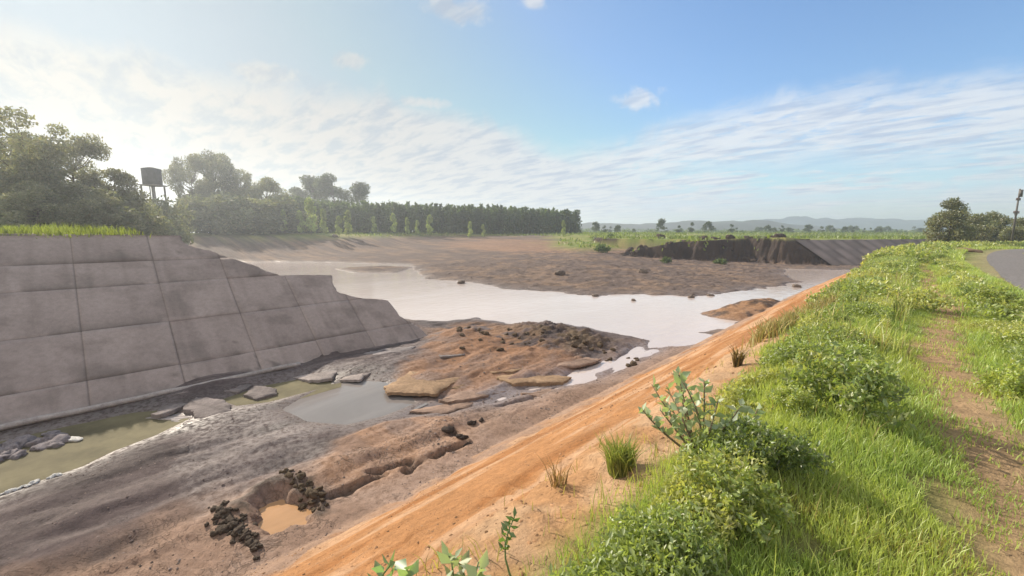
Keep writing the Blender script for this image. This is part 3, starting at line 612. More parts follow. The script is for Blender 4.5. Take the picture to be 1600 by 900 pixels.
scatter('mud_clod', [rock_mesh('mud_clod', s, (.12, .09, .06), .4, 'clod') for s in (4, 5)], [(a + RNG.normal(0, 9), b + RNG.normal(0, 6.5), .018 + .075 * RNG.random() ** 2.2, .25) for a, b in ringd for _ in range(7)],
        'dark mud clod on the right rim of the orange puddle', 'mud clod', 'dark clods on the right of the puddle')
crest = [(RNG.uniform(690, 1000), 0) for _ in range(56)]
crest = [(a, float(np.interp(a, [690, 745, 880, 1000], [512, 508, 520, 540])) + abs(RNG.normal(0, 11)), RNG.uniform(.05, .16), .5) for a, _ in crest]
scatter('mud_clod', [rock_mesh('mud_clod', s, (.11, .08, .055), .4, 'clod') for s in (21, 22, 23)], crest, 'dark earth clod on the crest of the rubble mound beside the river', 'mud clod', 'clods on the rubble mound')
fall = [(RNG.uniform(965, 1235), 0) for _ in range(46)]
fall = [(a, 408 - abs(RNG.normal(0, 9)) + (a > 1150) * 2, .25 + .75 * RNG.random() ** 2, .4) for a, _ in fall]
scatter('earth_lump', [rock_mesh('earth_lump', s, (.06, .043, .034), .45, 'clod') for s in (41, 42, 43)], fall, 'dark earth lump fallen from the eroded far bank', 'earth lump', 'earth lumps below the eroded far bank')
lump = [(700, 672, .13, .25), (712, 680, .12, .25), (722, 686, .14, .25), (730, 691, .1, .25), (738, 660, .1, .2), (752, 657, .08, .2)]
scatter('mud_clod', [rock_mesh('mud_clod', 6, (.06, .047, .04), .4, 'clod')], lump, 'black mud lump at the corner of the cracked silt flat', 'mud clod', 'black lumps on the silt flat')
pile = [(RNG.uniform(-10, 90), 0, 0, 0) for _ in range(34)]
pile = [(a, 708 - a * .22 + RNG.normal(0, 7), RNG.uniform(.09, .2), 0.) for a, *_ in pile]
scatter('stone', [rock_mesh('stone', s, (.23, .20, .2), .3) for s in (11, 12, 13)], pile, 'grey rubble stone heaped in the algae pool under the wall', 'stone', 'rubble stones in the algae pool')
foam = [(RNG.uniform(0, 95), 0, 0, 0) for _ in range(22)]; foam = [(a, 774 - a * .33 + RNG.normal(0, 2.5), RNG.uniform(.03, .07), 0.) for a, *_ in foam]
scatter('stone', [rock_mesh('stone', s, (.62, .6, .57), .25) for s in (14, 15)], foam, 'small white stone along the near edge of the algae pool', 'stone', 'white stones along the pool edge')
scatter('stone', [rock_mesh('stone', 16, (.16, .125, .1), .3)], [(1080, 465, .3, 0), (930, 463, .25, 0), (990, 470, .2, 0), (1110, 462, .25, 0), (525, 387, .7, 1.4), (720, 440, .4, .2), (875, 430, .6, .4), (1005, 428, .5, .4), (1245, 446, .4, .2)],
        'dark stone lying on the river sand', 'stone', 'dark stones along the river')
mbx = rock_mesh('stone', 17, (.6, .57, .52), .25); X_, Y_ = at(112, 688, 0); mbx.location = (X_, Y_, .03); mbx.scale = (.28, .12, .07); mbx.rotation_euler = (0, 0, .6); tag(mbx, 'flat white stone sticking out of the algae pool', 'stone')

# loose grit and pebbles nobody could count
r = np.random.default_rng(91); q_ = []
for n, x0, x1, y0, y1, a, b in ((5200, -18.5, -7.2, -2.5, 9, .008, .035), (2600, -18, -7.5, 6, 22, .015, .06), (3600, -7.6, -1.6, 1, 12, .006, .028), (2200, -7, -1.8, 8, 40, .012, .05), (2600, -60, -14, 26, 70, .04, .16)):
    xv = r.uniform(x0, x1, n); yv = y0 + (y1 - y0) * r.random(n) ** 1.3; k = fbm(xv * .8, yv * .8, 161, 4) + r.normal(0, .04, n) > .5; xv, yv = xv[k] + shift(yv[k]), yv[k]
    q_.append(np.column_stack([xv, yv, height(xv, yv), a + (b - a) * r.random(len(xv)) ** 3]))
q_ = np.concatenate(q_); q_ = q_[q_[:, 2] > -.03]
oc = np.array([(1, 0, 0), (.3, .95, 0), (-.8, .5, 0), (-.7, -.7, 0), (.4, -.9, 0), (.1, 0, .75)]); n = len(q_); th = r.uniform(0, 6.28, n)
P3 = oc[None] * r.uniform(.6, 1.3, (n, 6, 1)); P3 = np.stack([P3[..., 0] * np.cos(th)[:, None] - P3[..., 1] * np.sin(th)[:, None], P3[..., 0] * np.sin(th)[:, None] + P3[..., 1] * np.cos(th)[:, None], P3[..., 2]], -1) * q_[:, 3][:, None, None] + q_[:, None, :3]
fo = np.array([(0, 1, 5), (1, 2, 5), (2, 3, 5), (3, 4, 5), (4, 0, 5)]); Fg = (fo[None] + (np.arange(n) * 6)[:, None, None]).reshape(-1, 3)
cg = np.where((q_[:, 0] - shift(q_[:, 1]) > -7.4)[:, None], np.array((.30, .17, .09)), np.array((.15, .115, .10))) * r.uniform(.5, 1.6, (n, 1))
tag(mesh_np('gravel', P3.reshape(-1, 3), Fg, MT['slab'], np.repeat(cg, 6, 0)), kind='stuff')

# ------------------------------------------------------------------ foliage
def leaves(P, size, rng, up=.35, fold=True, wid=.45, dirs=None):
    """diamond leaves at points P; returns verts, tri faces"""
    n = len(P); d = rng.normal(size=(n, 3)) if dirs is None else dirs + rng.normal(0, .35, (n, 3)); d[:, 2] += up
    d /= np.linalg.norm(d, axis=1, keepdims=True) + 1e-9
    s = np.cross(d, rng.normal(size=(n, 3))); s /= np.linalg.norm(s, axis=1, keepdims=True) + 1e-9
    nr = np.cross(s, d); L_ = np.broadcast_to(np.asarray(size), (n,))[:, None] * rng.uniform(.7, 1.3, (n, 1))
    A = P; B = P + d * L_ * .45 + s * L_ * wid * .5 + nr * L_ * .08; D = P + d * L_ * .45 - s * L_ * wid * .5 + nr * L_ * .08; E = P + d * L_ - nr * L_ * .1
    V = np.stack([A, B, E, D], 1).reshape(-1, 3); k = np.arange(n) * 4
    return V, np.concatenate([np.stack([k, k + 1, k + 2], 1), np.stack([k, k + 2, k + 3], 1)])
def jitcol(base, n, rng, j=.28, hue=.12, rep=4):
    b = np.array(base) * rng.uniform(1 - j, 1 + j, (n, 1)) * np.column_stack([rng.uniform(1 - hue, 1 + hue, n), np.ones(n), rng.uniform(1 - hue, 1 + hue, n)])
    return np.repeat(b, rep, 0)
def blades(P, h, w, rng, lean=.35):
    n = len(P); a = rng.uniform(0, 2 * np.pi, n); d = np.column_stack([np.cos(a), np.sin(a), np.zeros(n)]); t = rng.uniform(0, 2 * np.pi, n)
    le = np.column_stack([np.cos(t), np.sin(t), np.zeros(n)]) * (lean * h * rng.uniform(.2, 1.4, n))[:, None]
    w = np.broadcast_to(w, (n,))[:, None]; up = np.array([0, 0, 1.])
    A = P - d * w * .5; B = P + d * w * .5; m = P + le * .35 + up * (h * .6)[:, None]; Cc = m + d * w * .35; Dd = m - d * w * .35; E = P + le + up * h[:, None]
    V = np.stack([A, B, Cc, Dd, E], 1).reshape(-1, 3); k = np.arange(n) * 5
    return V, np.concatenate([np.stack([k, k + 1, k + 2], 1), np.stack([k, k + 2, k + 3], 1), np.stack([k + 3, k + 2, k + 4], 1)])

def bush_mesh(seed, n, leaf, base, radius=1., hgt=.9, name='leaf_mass'):
    """a root empty with foliage and stems"""
    rng = np.random.default_rng(seed); root = empty('weed_bush')
    ns = 26; mb = MB(); PP = []; 
    for i in range(ns):
        a = rng.uniform(0, 2 * np.pi); r = radius * math.sqrt(rng.random()); hh = hgt * (1 - .55 * (r / radius) ** 2) * rng.uniform(.55, 1.15)
        tip = np.array([r * math.cos(a), r * math.sin(a), hh]); b0 = tip * (.22, .22, 0)
        t = np.linspace(0, 1, 5)[:, None]; path = b0 + (tip - b0) * t + np.array([0, 0, .12]) * np.sin(t * np.pi); mb.tube(path, np.linspace(.012, .004, 5), 4)
        k = n // ns; tt = rng.uniform(.25, 1.05, k) ** .8; q = b0 + (tip - b0) * tt[:, None]; q[:, 2] += .12 * np.sin(np.clip(tt, 0, 1) * np.pi)
        PP.append(q + rng.normal(0, .085 * radius, (k, 3)) * (1.3 - tt[:, None] * .5))
    Pn = np.concatenate(PP); Pn[:, 2] = np.abs(Pn[:, 2]) + .01
    V, F = leaves(Pn, leaf, rng, .35)
    c = jitcol(base, len(Pn), rng)
    mesh_np('foliage', V, F, MT['leaf'], c, root); mb.build('stem', MT['greenstem'], root)
    return root
GRN, YGR, DGR = (.32, .385, .13), (.46, .475, .17), (.10, .15, .045)
def onb(x, y): return (x, y, H1(x, y) - .02)
# individual bushes standing out of the strip
kinds = [bush_mesh(100 + i, 1700, lf, c, 1., hh) for i, (lf, c, hh) in enumerate([(.12, GRN, .95), (.10, YGR, .8), (.13, (.36, .41, .13), 1.0), (.11, (.20, .26, .08), .85)])]
used = set()
def put_bush(k, x, y, s, label, group=None, sz=1.):
    o = kinds[k]
    if k in used: o = copy_tree(kinds[k])
    used.add(k); o.location = onb(x, y); o.rotation_euler = (0, 0, RNG.uniform(0, 6.28)); o.scale = (s, s, s * sz); tag(o, label, 'bush', group); return o
def pb(px, py): return at(px, py, 4.05)
for k, px, py, s, sz, lab in ((0, 1310, 650, .62, 1.1, 'big leafy bush beside the path throwing a dark shadow across it'), (3, 1195, 735, .42, 1.15, 'dark leafy bush on the bank edge right of the milkweed shrub'), (2, 1140, 800, .36, 1.1, 'leafy bush at the bank edge below the milkweed shrub'),
        (1, 1430, 488, .85, .9, 'rounded yellow green bush left of the bare path beginning'), (0, 1060, 880, .30, 1.2, 'leafy bush at the bottom of the picture on the bank edge'), (2, 1590, 620, .36, 1.1, 'leafy bush on the right of the bare earth path')):
    X_, Y_ = pb(px, py); put_bush(k, X_, Y_, s, lab, None, sz)
GB = 'leafy weed bushes crowding the canal bank'; LB = 'leafy green weed bush in the dense strip along the canal bank'
rb = np.random.default_rng(5)
yb = 2.2
nb_ = 0
while yb < 105:
    for _ in range(2 if yb > 7 else 1):
        xx = rb.uniform(-1.05 if yb < 9 else -1.6, -.75 if yb < 6 else -.35 if yb < 9 else .05) + shift(yb) * 1.
        put_bush(int(rb.integers(0, 4)), float(xx), float(yb + rb.uniform(-.3, .3)), rb.uniform(.2, .36) * (1 + min(yb, 80) * .014), LB, GB, rb.uniform(.8, 1.25)); nb_ += 1
    yb += .75 + yb * .055
yb = 5.
while yb < 90:
    xx = rb.uniform(1.25, 1.75) + shift(yb); put_bush(int(rb.integers(0, 4)), float(xx), float(yb), rb.uniform(.25, .5) * (1 + yb * .006), 'leafy green weed bush growing between the path and the road', 'leafy weed bushes by the road', rb.uniform(.8, 1.2)); yb += .9 + yb * .07

# weeds and grass: ground cover
def band(n, y0, y1, xa, xb, rng, pw=1.):
    yv = y0 + (y1 - y0) * rng.random(n) ** pw; return rng.uniform(xa, xb, n) + shift(yv), yv
V_, F_, C_ = [], [], []; nv = 0
def addm(V, F, c):
    global nv
    V_.append(V); F_.append(F + nv); C_.append(c); nv += len(V)
rg = np.random.default_rng(11)
for n, y0, y1, xa, xb, lf, hmax in ((14000, 1.2, 5, -1.25, -.65, .045, .24), (30000, 5, 14, -1.5, -.2, .06, .33), (34000, 14, 40, -2.1, .2, .12, .5), (26000, 40, 130, -2.8, .8, .28, .8), (7000, 3.2, 12, 1.15, 1.9, .06, .32), (7000, 12, 50, 1.15, 1.8, .12, .35), (16000, 30, 160, 6.5, 16, .3, .8), (5000, 50, 160, 1.2, 2.0, .3, .5)):
    xv, yv = band(n, y0, y1, xa, xb, rg, 1.15); p = fbm(xv * 1.1, yv * 1.1, 131, 3); k = p + rg.normal(0, .05, n) > .40; xv, yv, p = xv[k], yv[k], p[k]
    zv = height(xv, yv); hh = hmax * sst(p, .36, .62) * rg.random(len(xv)) ** .7
    Pn = np.column_stack([xv, yv, zv + hh + .01]); V, F = leaves(Pn, lf, rg, .5); t = fbm(xv * .7, yv * .7, 133, 3)
    c = np.where((t > .5)[:, None], np.array(YGR), np.array(GRN)); c = c * rg.uniform(.75, 1.25, (len(c), 1)); addm(V, F, np.repeat(c, 4, 0))
weeds = mesh_np('weeds', np.concatenate(V_), np.concatenate(F_), MT['leaf'], np.concatenate(C_)); tag(weeds, kind='stuff')
V_, F_, C_ = [], [], []; nv = 0
def pathx(y): return .62 + shift(y) * .9 + .15 * np.sin(y * .5)
for n, y0, y1, xa, xb, w, h0, h1 in ((110000, 1.2, 5, -2.2, 2.4, .007, .03, .13), (90000, 5, 14, -2.4, 2.5, .011, .05, .18), (60000, 14, 45, -2.6, 2.6, .025, .08, .26), (40000, 45, 160, -2.8, 2.8, .07, .15, .45), (30000, 8, 60, 5.9, 14, .05, .1, .35)):
    xv, yv = band(n, y0, y1, xa, xb, rg, 1.1); pd = np.exp(-((xv - pathx(yv)) / .40) ** 2) * (yv < 60)
    cl = fbm(xv * 3, yv * 3, 141, 3); k = (rg.random(n) > pd * .70) & (cl + rg.normal(0, .06, n) > .24 + .2 * pd) & (np.abs(xv - ROAD_C(yv)) > 1.25 + .4 * (cl - .5)) & (xv - shift(yv) > np.where(yv < 5, -1.25, -1.5) + (fbm(yv * .7, yv * 0, 143, 3) - .5) * .8 + rg.normal(0, .15, n))
    xv, yv, pd = xv[k], yv[k], pd[k]; zv = height(xv, yv); hh = rg.uniform(h0, h1, len(xv)) * (1 - .6 * pd)
    V, F = blades(np.column_stack([xv, yv, zv - .004]), hh, w, rg, .5); t = fbm(xv * .9, yv * .9, 145, 3) + rg.normal(0, .08, len(xv))
    c = np.where((t > .93)[:, None], np.array((.34, .29, .10)), np.where((t > .48)[:, None], np.array((.41, .47, .14)), np.array((.33, .42, .125)))) * rg.uniform(.75, 1.25, (len(xv), 1)); addm(V, F, np.repeat(c, 5, 0))
for n, y0, y1, w, h0, h1 in ((1300, 1.5, 8, .008, .12, .28), (5000, 8, 40, .02, .2, .6), (4000, 40, 120, .06, .3, .8)):
    xv, yv = band(n, y0, y1, -1.7, .1, rg, 1.1); k = fbm(xv * 1.5, yv * 1.5, 171, 3) > .5; xv, yv = xv[k], yv[k]
    V, F = blades(np.column_stack([xv, yv, height(xv, yv)]), rg.uniform(h0, h1, len(xv)), w, rg, .45)
    c = np.where((rg.random(len(xv)) < .22)[:, None], np.array((.42, .33, .16)), np.array((.40, .43, .15))) * rg.uniform(.7, 1.2, (len(xv), 1)); addm(V, F, np.repeat(c, 5, 0))
xv, yv = band(1500, 1.5, 30, -2.6, -1.2, rg, 1.4); k = fbm(xv * 2.5, yv * 2.5, 173, 2) > .58; xv, yv = xv[k], yv[k]      # sparse tufts on the bare strip
V, F = blades(np.column_stack([xv, yv, height(xv, yv)]), rg.uniform(.05, .2, len(xv)), .01, rg, .6); addm(V, F, np.repeat(np.array((.38, .33, .13)) * rg.uniform(.7, 1.2, (len(xv), 1)), 5, 0))
# left bank crest and far meadow tufts
xv = rg.uniform(-33, -26.8, 14000); yv = 4 - 40 * rg.random(14000) ** 1.5; k = (fbm(xv * .5, yv * .5, 151, 3) > .25) & (yv < np.interp((TOE - xv) / COT, EDGE_Z, EDGE_Y) - .3); xv, yv = xv[k], yv[k]
V, F = blades(np.column_stack([xv, yv, height(xv, yv) - .01]), rg.uniform(.12, .5, len(xv)) * fbm(xv * .4, yv * .4, 152, 3) * 1.8, .05, rg, .4); addm(V, F, np.repeat(np.array((.20, .24, .06)) * rg.uniform(.7, 1.3, (len(xv), 1)), 5, 0))
xv = rg.uniform(-330, 40, 60000); yv = rg.uniform(60, 420, 60000); zv = height(xv, yv); k = ((zv > 4.8) | ((zv > 2.2) & (sdpoly(xv, yv, FARB) < 9))) & (fbm(xv * .06, yv * .06, 153, 3) > .4) & (xv - shift(yv) < -27); xv, yv, zv = xv[k], yv[k], zv[k]
V, F = blades(np.column_stack([xv, yv, zv - .02]), rg.uniform(.25, .9, len(xv)), .45, rg, .6); addm(V, F, np.repeat(np.array((.17, .22, .05)) * rg.uniform(.65, 1.3, (len(xv), 1)), 5, 0))
grass = mesh_np('grass', np.concatenate(V_), np.concatenate(F_), MT['grass'], np.concatenate(C_)); tag(grass, kind='stuff')
# dry grass along the lower slope
V_, F_, C_ = [], [], []; nv = 0
xv, yv = [], []
for px0, py0, px1, py1, n, sp in ((1185, 535, 1300, 482, 1500, .22), (1295, 482, 1345, 440, 900, .45)):
    A, B = np.array(hit(px0, py0)), np.array(hit(px1, py1)); t = rg.random(n); q = A + (B - A) * t[:, None] + rg.normal(0, sp, (n, 2)) * (.5, 1.2); xv.append(q[:, 0]); yv.append(q[:, 1])
xv, yv = np.concatenate(xv), np.concatenate(yv); V, F = blades(np.column_stack([xv, yv, height(xv, yv) - .02]), rg.uniform(.15, .5, len(xv)), .035, rg, .5)
addm(V, F, np.repeat(np.where((rg.random(len(xv)) < .5)[:, None], np.array((.50, .39, .17)), np.array((.36, .36, .13))) * rg.uniform(.7, 1.25, (len(xv), 1)), 5, 0))
dry = mesh_np('dry_grass', np.concatenate(V_), np.concatenate(F_), MT['dry'], np.concatenate(C_)); tag(dry, kind='stuff')

# single plants on the slope
def tuft(name, x, y, n, hgt, rad, col, label, cat, w=.012):
    r = np.random.default_rng(int(abs(x * 100)) + n); root = empty(name, (x, y, H1(x, y) - .02)); a = r.uniform(0, 6.28, n); q = rad * .35 * np.sqrt(r.random(n)); P_ = np.column_stack([q * np.cos(a), q * np.sin(a), np.zeros(n)])
    V, F = blades(P_, hgt * r.uniform(.5, 1., n), w, r, .55); mesh_np('blades', V, F, MT['grass'], jitcol(col, n, r, .3, .15, 5), root); tag(root, label, cat); return root
X_, Y_ = hit(968, 742); tuft('grass_tuft', X_, Y_, 420, .40, .32, (.30, .34, .10), 'lone green grass tuft on the pale strip of the slope', 'grass tuft')
X_, Y_ = hit(873, 760); tuft('dry_sprig', X_, Y_, 40, .36, .2, (.25, .16, .08), 'thin dry brown sprig left of the lone grass tuft', 'plant', .01)
X_, Y_ = hit(1152, 572); tuft('dry_sprig', X_, Y_, 60, .42, .2, (.16, .11, .05), 'small dark dry sprig up the orange slope', 'plant', .018)

def broadplant(name, loc, stems, leaf, col, label, cat, seed, pair=7, stemmat='stem', lw=.62, base_bare=.0, thick=.011):
    """upright stems with pairs of broad leaves"""
    r = np.random.default_rng(seed); root = empty(name, loc); mb = MB(); P_, D_ = [], []
    for tip in stems:
        tip = np.array(tip, float); t = np.linspace(0, 1, 6)[:, None]; bend = np.array([*r.normal(0, .05, 2), 0]); path = tip * t + bend * np.sin(t * np.pi); mb.tube(path, np.linspace(thick, thick * .4, 6), 5)
        k0 = base_bare; m = int(pair * np.linalg.norm(tip) / .5) + 2
        for q in range(m):
            f = k0 + (1 - k0) * (q + .5) / m; c_ = tip * f + bend * math.sin(f * math.pi); a = q * 1.57 + r.uniform(-.3, .3)
            for s_ in (0, math.pi): P_.append(c_); D_.append((math.cos(a + s_), math.sin(a + s_), .55))
    P_ = np.array(P_); V, F = leaves(P_, leaf, r, .1, True, lw, np.array(D_)); mesh_np('foliage', V, F, MT['leaf'], jitcol(col, len(P_), r, .22, .08), root); mb.build('stem', MT[stemmat], root); tag(root, label, cat); return root
PALE = (.30, .36, .22)
X_, Y_ = hit(1090, 715); r = np.random.default_rng(3)
st = [(-.42 * .8, .05, .58), (-.34, .3, .66), (-.3, -.15, .42), (-.5, -.1, .35), (-.12, .4, .6), (-.38, .5, .5), (.05, .3, .48), (.2, .5, .42), (-.25, .1, .7), (.2, .2, .36), (-.55, .2, .5), (.3, .65, .36), (-.45, .35, .3)]
broadplant('milkweed_shrub', (X_, Y_, H1(X_, Y_) - .02), st, .10, PALE, 'big pale leaved milkweed shrub with bare brown stems on the slope', 'shrub', 3, 5, 'stem', .6, .38, .013)
X_, Y_ = hit(620, 985)
broadplant('milkweed_plant', (X_, Y_, H1(X_, Y_)), [(-.05, .02, .40), (.06, .04, .42), (0, -.05, .34)], .11, (.24, .36, .18), 'broad leaved pale milkweed at the bottom left of the slope', 'plant', 8, 4, 'greenstem', .6, .45)
X_, Y_ = hit(728, 985)
broadplant('milkweed_plant', (X_, Y_, H1(X_, Y_)), [(-.12, .0, .36), (.08, .05, .40), (.0, .1, .36), (-.2, .03, .32)], .09, PALE, 'pale milkweed sprouting just left of the tall single stem', 'plant', 9, 5, 'greenstem', .55, .4)
X_, Y_ = hit(806, 915)
broadplant('tall_weed', (X_, Y_, H1(X_, Y_) - .03), [(-.03, .02, .46)], .06, (.14, .22, .07), 'tall thin single stemmed weed at the bottom centre', 'plant', 10, 11, 'greenstem', .45, .5, .008)

# ------------------------------------------------------------------ trees
def tree_proto(name, seed, hgt, spread, nleaf, leaf, base, trunk=.16, crown0=.3, nclump=34, shape='round', clump=.24, sparse=0.):
    r = np.random.default_rng(seed); root = empty(name); mb = MB(); lean = r.normal(0, .03, 2) * hgt
    zlow = -.3; tp = np.array([[0, 0, zlow], [lean[0] * .3, lean[1] * .3, hgt * .3], [lean[0] * .7, lean[1] * .7, hgt * .6], [lean[0], lean[1], hgt * .86]]); mb.tube(tp, [trunk, trunk * .8, trunk * .5, trunk * .15], 7)
    V_, F_, C_ = [], [], []; nv = 0; cl = []
    for i in range(nclump):
        f = r.random(); zf = crown0 + (1 - crown0) * f
        prof = {'round': math.sin(math.pi * min(1, .12 + .86 * f)) ** .6, 'tall': (1 - f * .75) * min(1, .35 + 3 * f), 'column': min(1, .4 + 3 * f) * (1 - f ** 3), 'umbrella': .25 + .75 * f ** .8 * (1.2 if f < .9 else .7)}[shape]
        a = r.uniform(0, 6.28); rr = spread * prof * r.uniform(.25, 1) ** .6 * r.uniform(.8, 1.15)
        cl.append((np.array([rr * math.cos(a) + lean[0] * zf, rr * math.sin(a) + lean[1] * zf, zf * hgt]), clump * spread * r.uniform(.65, 1.35)))
    for c, cr in cl:
        if nclump < 60 or r.random() < .4:
            b = tp[1] + (tp[3] - tp[1]) * np.clip((c[2] / hgt - .35) * 1.2, 0, 1); mid = (b + c) / 2 + np.array([0, 0, -.04 * hgt]); mb.tube([b, mid, c], [trunk * .35, trunk * .22, trunk * .08], 5)
        k = int(nleaf / nclump * (cr / (clump * spread)) ** 2); q = r.normal(size=(k, 3)); q /= np.linalg.norm(q, axis=1, keepdims=True); q *= (cr * r.uniform(.35, 1.1, k) ** .6)[:, None]; q[:, 2] *= .72
        V, F = leaves(c + q, leaf, r, -.1, True, .6); tone = r.uniform(.75, 1.25); V_.append(V); F_.append(F + nv); nv += len(V); C_.append(jitcol(np.array(base) * tone, k, r, .25, .1))
    mesh_np('crown', np.concatenate(V_), np.concatenate(F_), MT['tree'], np.concatenate(C_), root); mb.build('trunk', MT['bark'], root)
    return root
def place(o, px, depth, top_py, hgt0, label, group=None, cat='tree', wide=1., copy=False, rz=0., sink=0.):
    """set a tree at a surveyed spot; its height follows from its skyline"""
    if copy: o = copy_tree(o)
    P_ = atd(px, 363, depth); zt = atd(px, top_py, depth)[2]; zg = H1(P_[0], P_[1]); s = (zt - zg) / hgt0
    o.location = (P_[0], P_[1], zg); o.scale = (s * wide, s * wide, s); o.rotation_euler = (0, 0, rz); tag(o, label, cat, group); return o
TC, TD = (.19, .19, .13), (.09, .11, .05)  # TC: leaves paled, sun-glare haze put into the colour
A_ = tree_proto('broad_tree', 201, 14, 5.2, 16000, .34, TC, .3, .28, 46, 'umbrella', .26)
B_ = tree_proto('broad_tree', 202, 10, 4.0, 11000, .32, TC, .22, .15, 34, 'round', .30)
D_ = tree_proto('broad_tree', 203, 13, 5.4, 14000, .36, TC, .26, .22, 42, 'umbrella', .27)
E_ = tree_proto('round_tree', 204, 6.5, 2.0, 15000, .22, (.21, .22, .12), .14, .0, 60, 'round', .40)
G_ = tree_proto('tall_tree', 205, 16, 5.2, 12000, .46, TD, .24, .12, 46, 'round', .32)
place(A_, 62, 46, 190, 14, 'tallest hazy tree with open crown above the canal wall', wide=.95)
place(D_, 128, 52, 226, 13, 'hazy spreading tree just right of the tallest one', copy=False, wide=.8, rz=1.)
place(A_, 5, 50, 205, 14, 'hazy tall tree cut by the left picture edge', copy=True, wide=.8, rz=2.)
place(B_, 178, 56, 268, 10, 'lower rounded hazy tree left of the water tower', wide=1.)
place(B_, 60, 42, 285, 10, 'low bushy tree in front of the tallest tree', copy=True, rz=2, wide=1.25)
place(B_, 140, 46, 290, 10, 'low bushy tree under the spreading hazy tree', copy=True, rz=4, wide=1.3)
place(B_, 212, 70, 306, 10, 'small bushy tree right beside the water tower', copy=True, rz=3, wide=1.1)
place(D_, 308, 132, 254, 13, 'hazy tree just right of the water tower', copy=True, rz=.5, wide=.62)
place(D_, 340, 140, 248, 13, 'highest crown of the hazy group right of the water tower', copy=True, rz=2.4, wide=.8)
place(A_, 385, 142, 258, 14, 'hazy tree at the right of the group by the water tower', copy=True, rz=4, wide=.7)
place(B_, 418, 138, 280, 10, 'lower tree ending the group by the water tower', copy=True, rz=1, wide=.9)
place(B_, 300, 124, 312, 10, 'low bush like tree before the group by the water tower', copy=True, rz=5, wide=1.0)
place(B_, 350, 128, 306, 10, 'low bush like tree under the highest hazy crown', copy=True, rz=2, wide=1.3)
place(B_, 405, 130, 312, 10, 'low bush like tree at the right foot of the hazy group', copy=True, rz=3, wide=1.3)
for i, (px, tp, w) in enumerate(((455, 296, 1.), (498, 279, 1.), (528, 279, .9), (556, 290, 1.))):
    place(G_, px, 195, tp, 16, ['leftmost dark tree behind the dense plantation', 'tall dark tree behind the plantation, left of the twin tops', 'tall dark tree behind the plantation, right of the twin tops', 'lowest dark tree at the right end behind the plantation'][i], copy=i > 0, wide=w * 1.35, rz=i * 1.7)
K_ = tree_proto('scrub_bush', 206, 4, 3.0, 5000, .34, (.18, .19, .12), .1, .0, 26, 'round', .36)  # scrub leaves paled in colour for the same glare
rk = np.random.default_rng(4)
for i, (px, tp, dp) in enumerate(((10, 312, 44), (48, 318, 47), (85, 306, 45), (118, 316, 49), (150, 308, 50), (182, 314, 54), (206, 322, 60), (226, 326, 66), (256, 324, 84), (312, 316, 118), (338, 322, 116), (362, 314, 120), (388, 318, 122), (412, 322, 126), (434, 318, 132))):
    place(K_, px, dp, tp, 4, 'low hazy scrub bush filling in under the trees above the canal wall' if px < 240 else 'low hazy scrub bush under the tree group right of the water tower', 'scrub under the left trees' if px < 240 else 'scrub under the middle trees', 'bush', 1.25 if px < 200 or px > 300 else .75, i > 0, i * 1.3)
# dense plantation: a wood that reads as one mass
r = np.random.default_rng(77); V_, F_, C_ = [], [], []; nv = 0; tb = MB()
F0, F1 = np.array(atd(425, 363, 145)[:2]), np.array(atd(905, 363, 185)[:2]); u_ = (F1 - F0) / np.linalg.norm(F1 - F0); v_ = np.array([-u_[1], u_[0]])
if v_ @ np.array([-1, 1]) < 0: v_ = -v_
LL = np.linalg.norm(F1 - F0); cnt = 0
for a in np.arange(0, LL, 1.8):
    for b in np.arange(0, 30, 2.8):
        if b > 14 and r.random() < .3: continue
        p = F0 + u_ * (a + r.uniform(-.5, .5)) + v_ * (b + r.uniform(-.5, .5)); zg = 5.25
        hh = np.interp(a / LL, [0, .35, .8, 1], [13.9, 12.7, 12.2, 11.0]) * r.uniform(.86, 1.07); k = 260 if b < 5 else 120
        f = r.random(k); lo = .0 if b < 11 else .3; zz = zg - .3 + (hh - .9) * (lo + (1 - lo) * f); rr = (1.6 * (1 - f ** 2.2) + .2) * np.sqrt(r.random(k)); t = r.uniform(0, 6.28, k)
        V, F = leaves(np.column_stack([p[0] + rr * np.cos(t), p[1] + rr * np.sin(t), zz]), 1.0, r, .9, True, .55); V_.append(V); F_.append(F + nv); nv += len(V); C_.append(jitcol(np.array((.09, .13, .042)) * r.uniform(.7, 1.3), k, r, .25, .1))
        if b < 5: V2 = MB().tube([[p[0], p[1], zg - .5], [p[0], p[1], zg + hh * .5]], [.1, .06], 4); V_.append(V2.v[0]); F_.append(V2.f[0] + nv); nv += len(V2.v[0]); C_.append(np.tile((.09, .07, .05), (len(V2.v[0]), 1)))
tag(mesh_np('plantation', np.concatenate(V_), np.concatenate(F_), MT['tree'], np.concatenate(C_)), kind='stuff')
# saplings in front of it
S_ = tree_proto('sapling', 210, 4, 1.0, 900, .34, (.30, .36, .13), .05, .08, 14, 'column', .5)
for i, (px, base, tp) in enumerate(((424, 360, 322), (445, 362, 330), (470, 362, 332), (486, 360, 314), (506, 362, 330), (530, 362, 340), (545, 361, 332), (585, 362, 340), (615, 364, 336), (636, 364, 342), (652, 364, 346), (672, 366, 338), (735, 368, 348), (755, 368, 352), (880, 362, 346), (400, 360, 335), (355, 358, 318), (330, 358, 330))):
    place(S_, px, 126 + i * .6 + (px > 560) * 16, tp, 4, 'pale green sapling standing before the dark plantation edge', 'saplings along the plantation edge', 'sapling', .6, i > 0, i * 1.1)
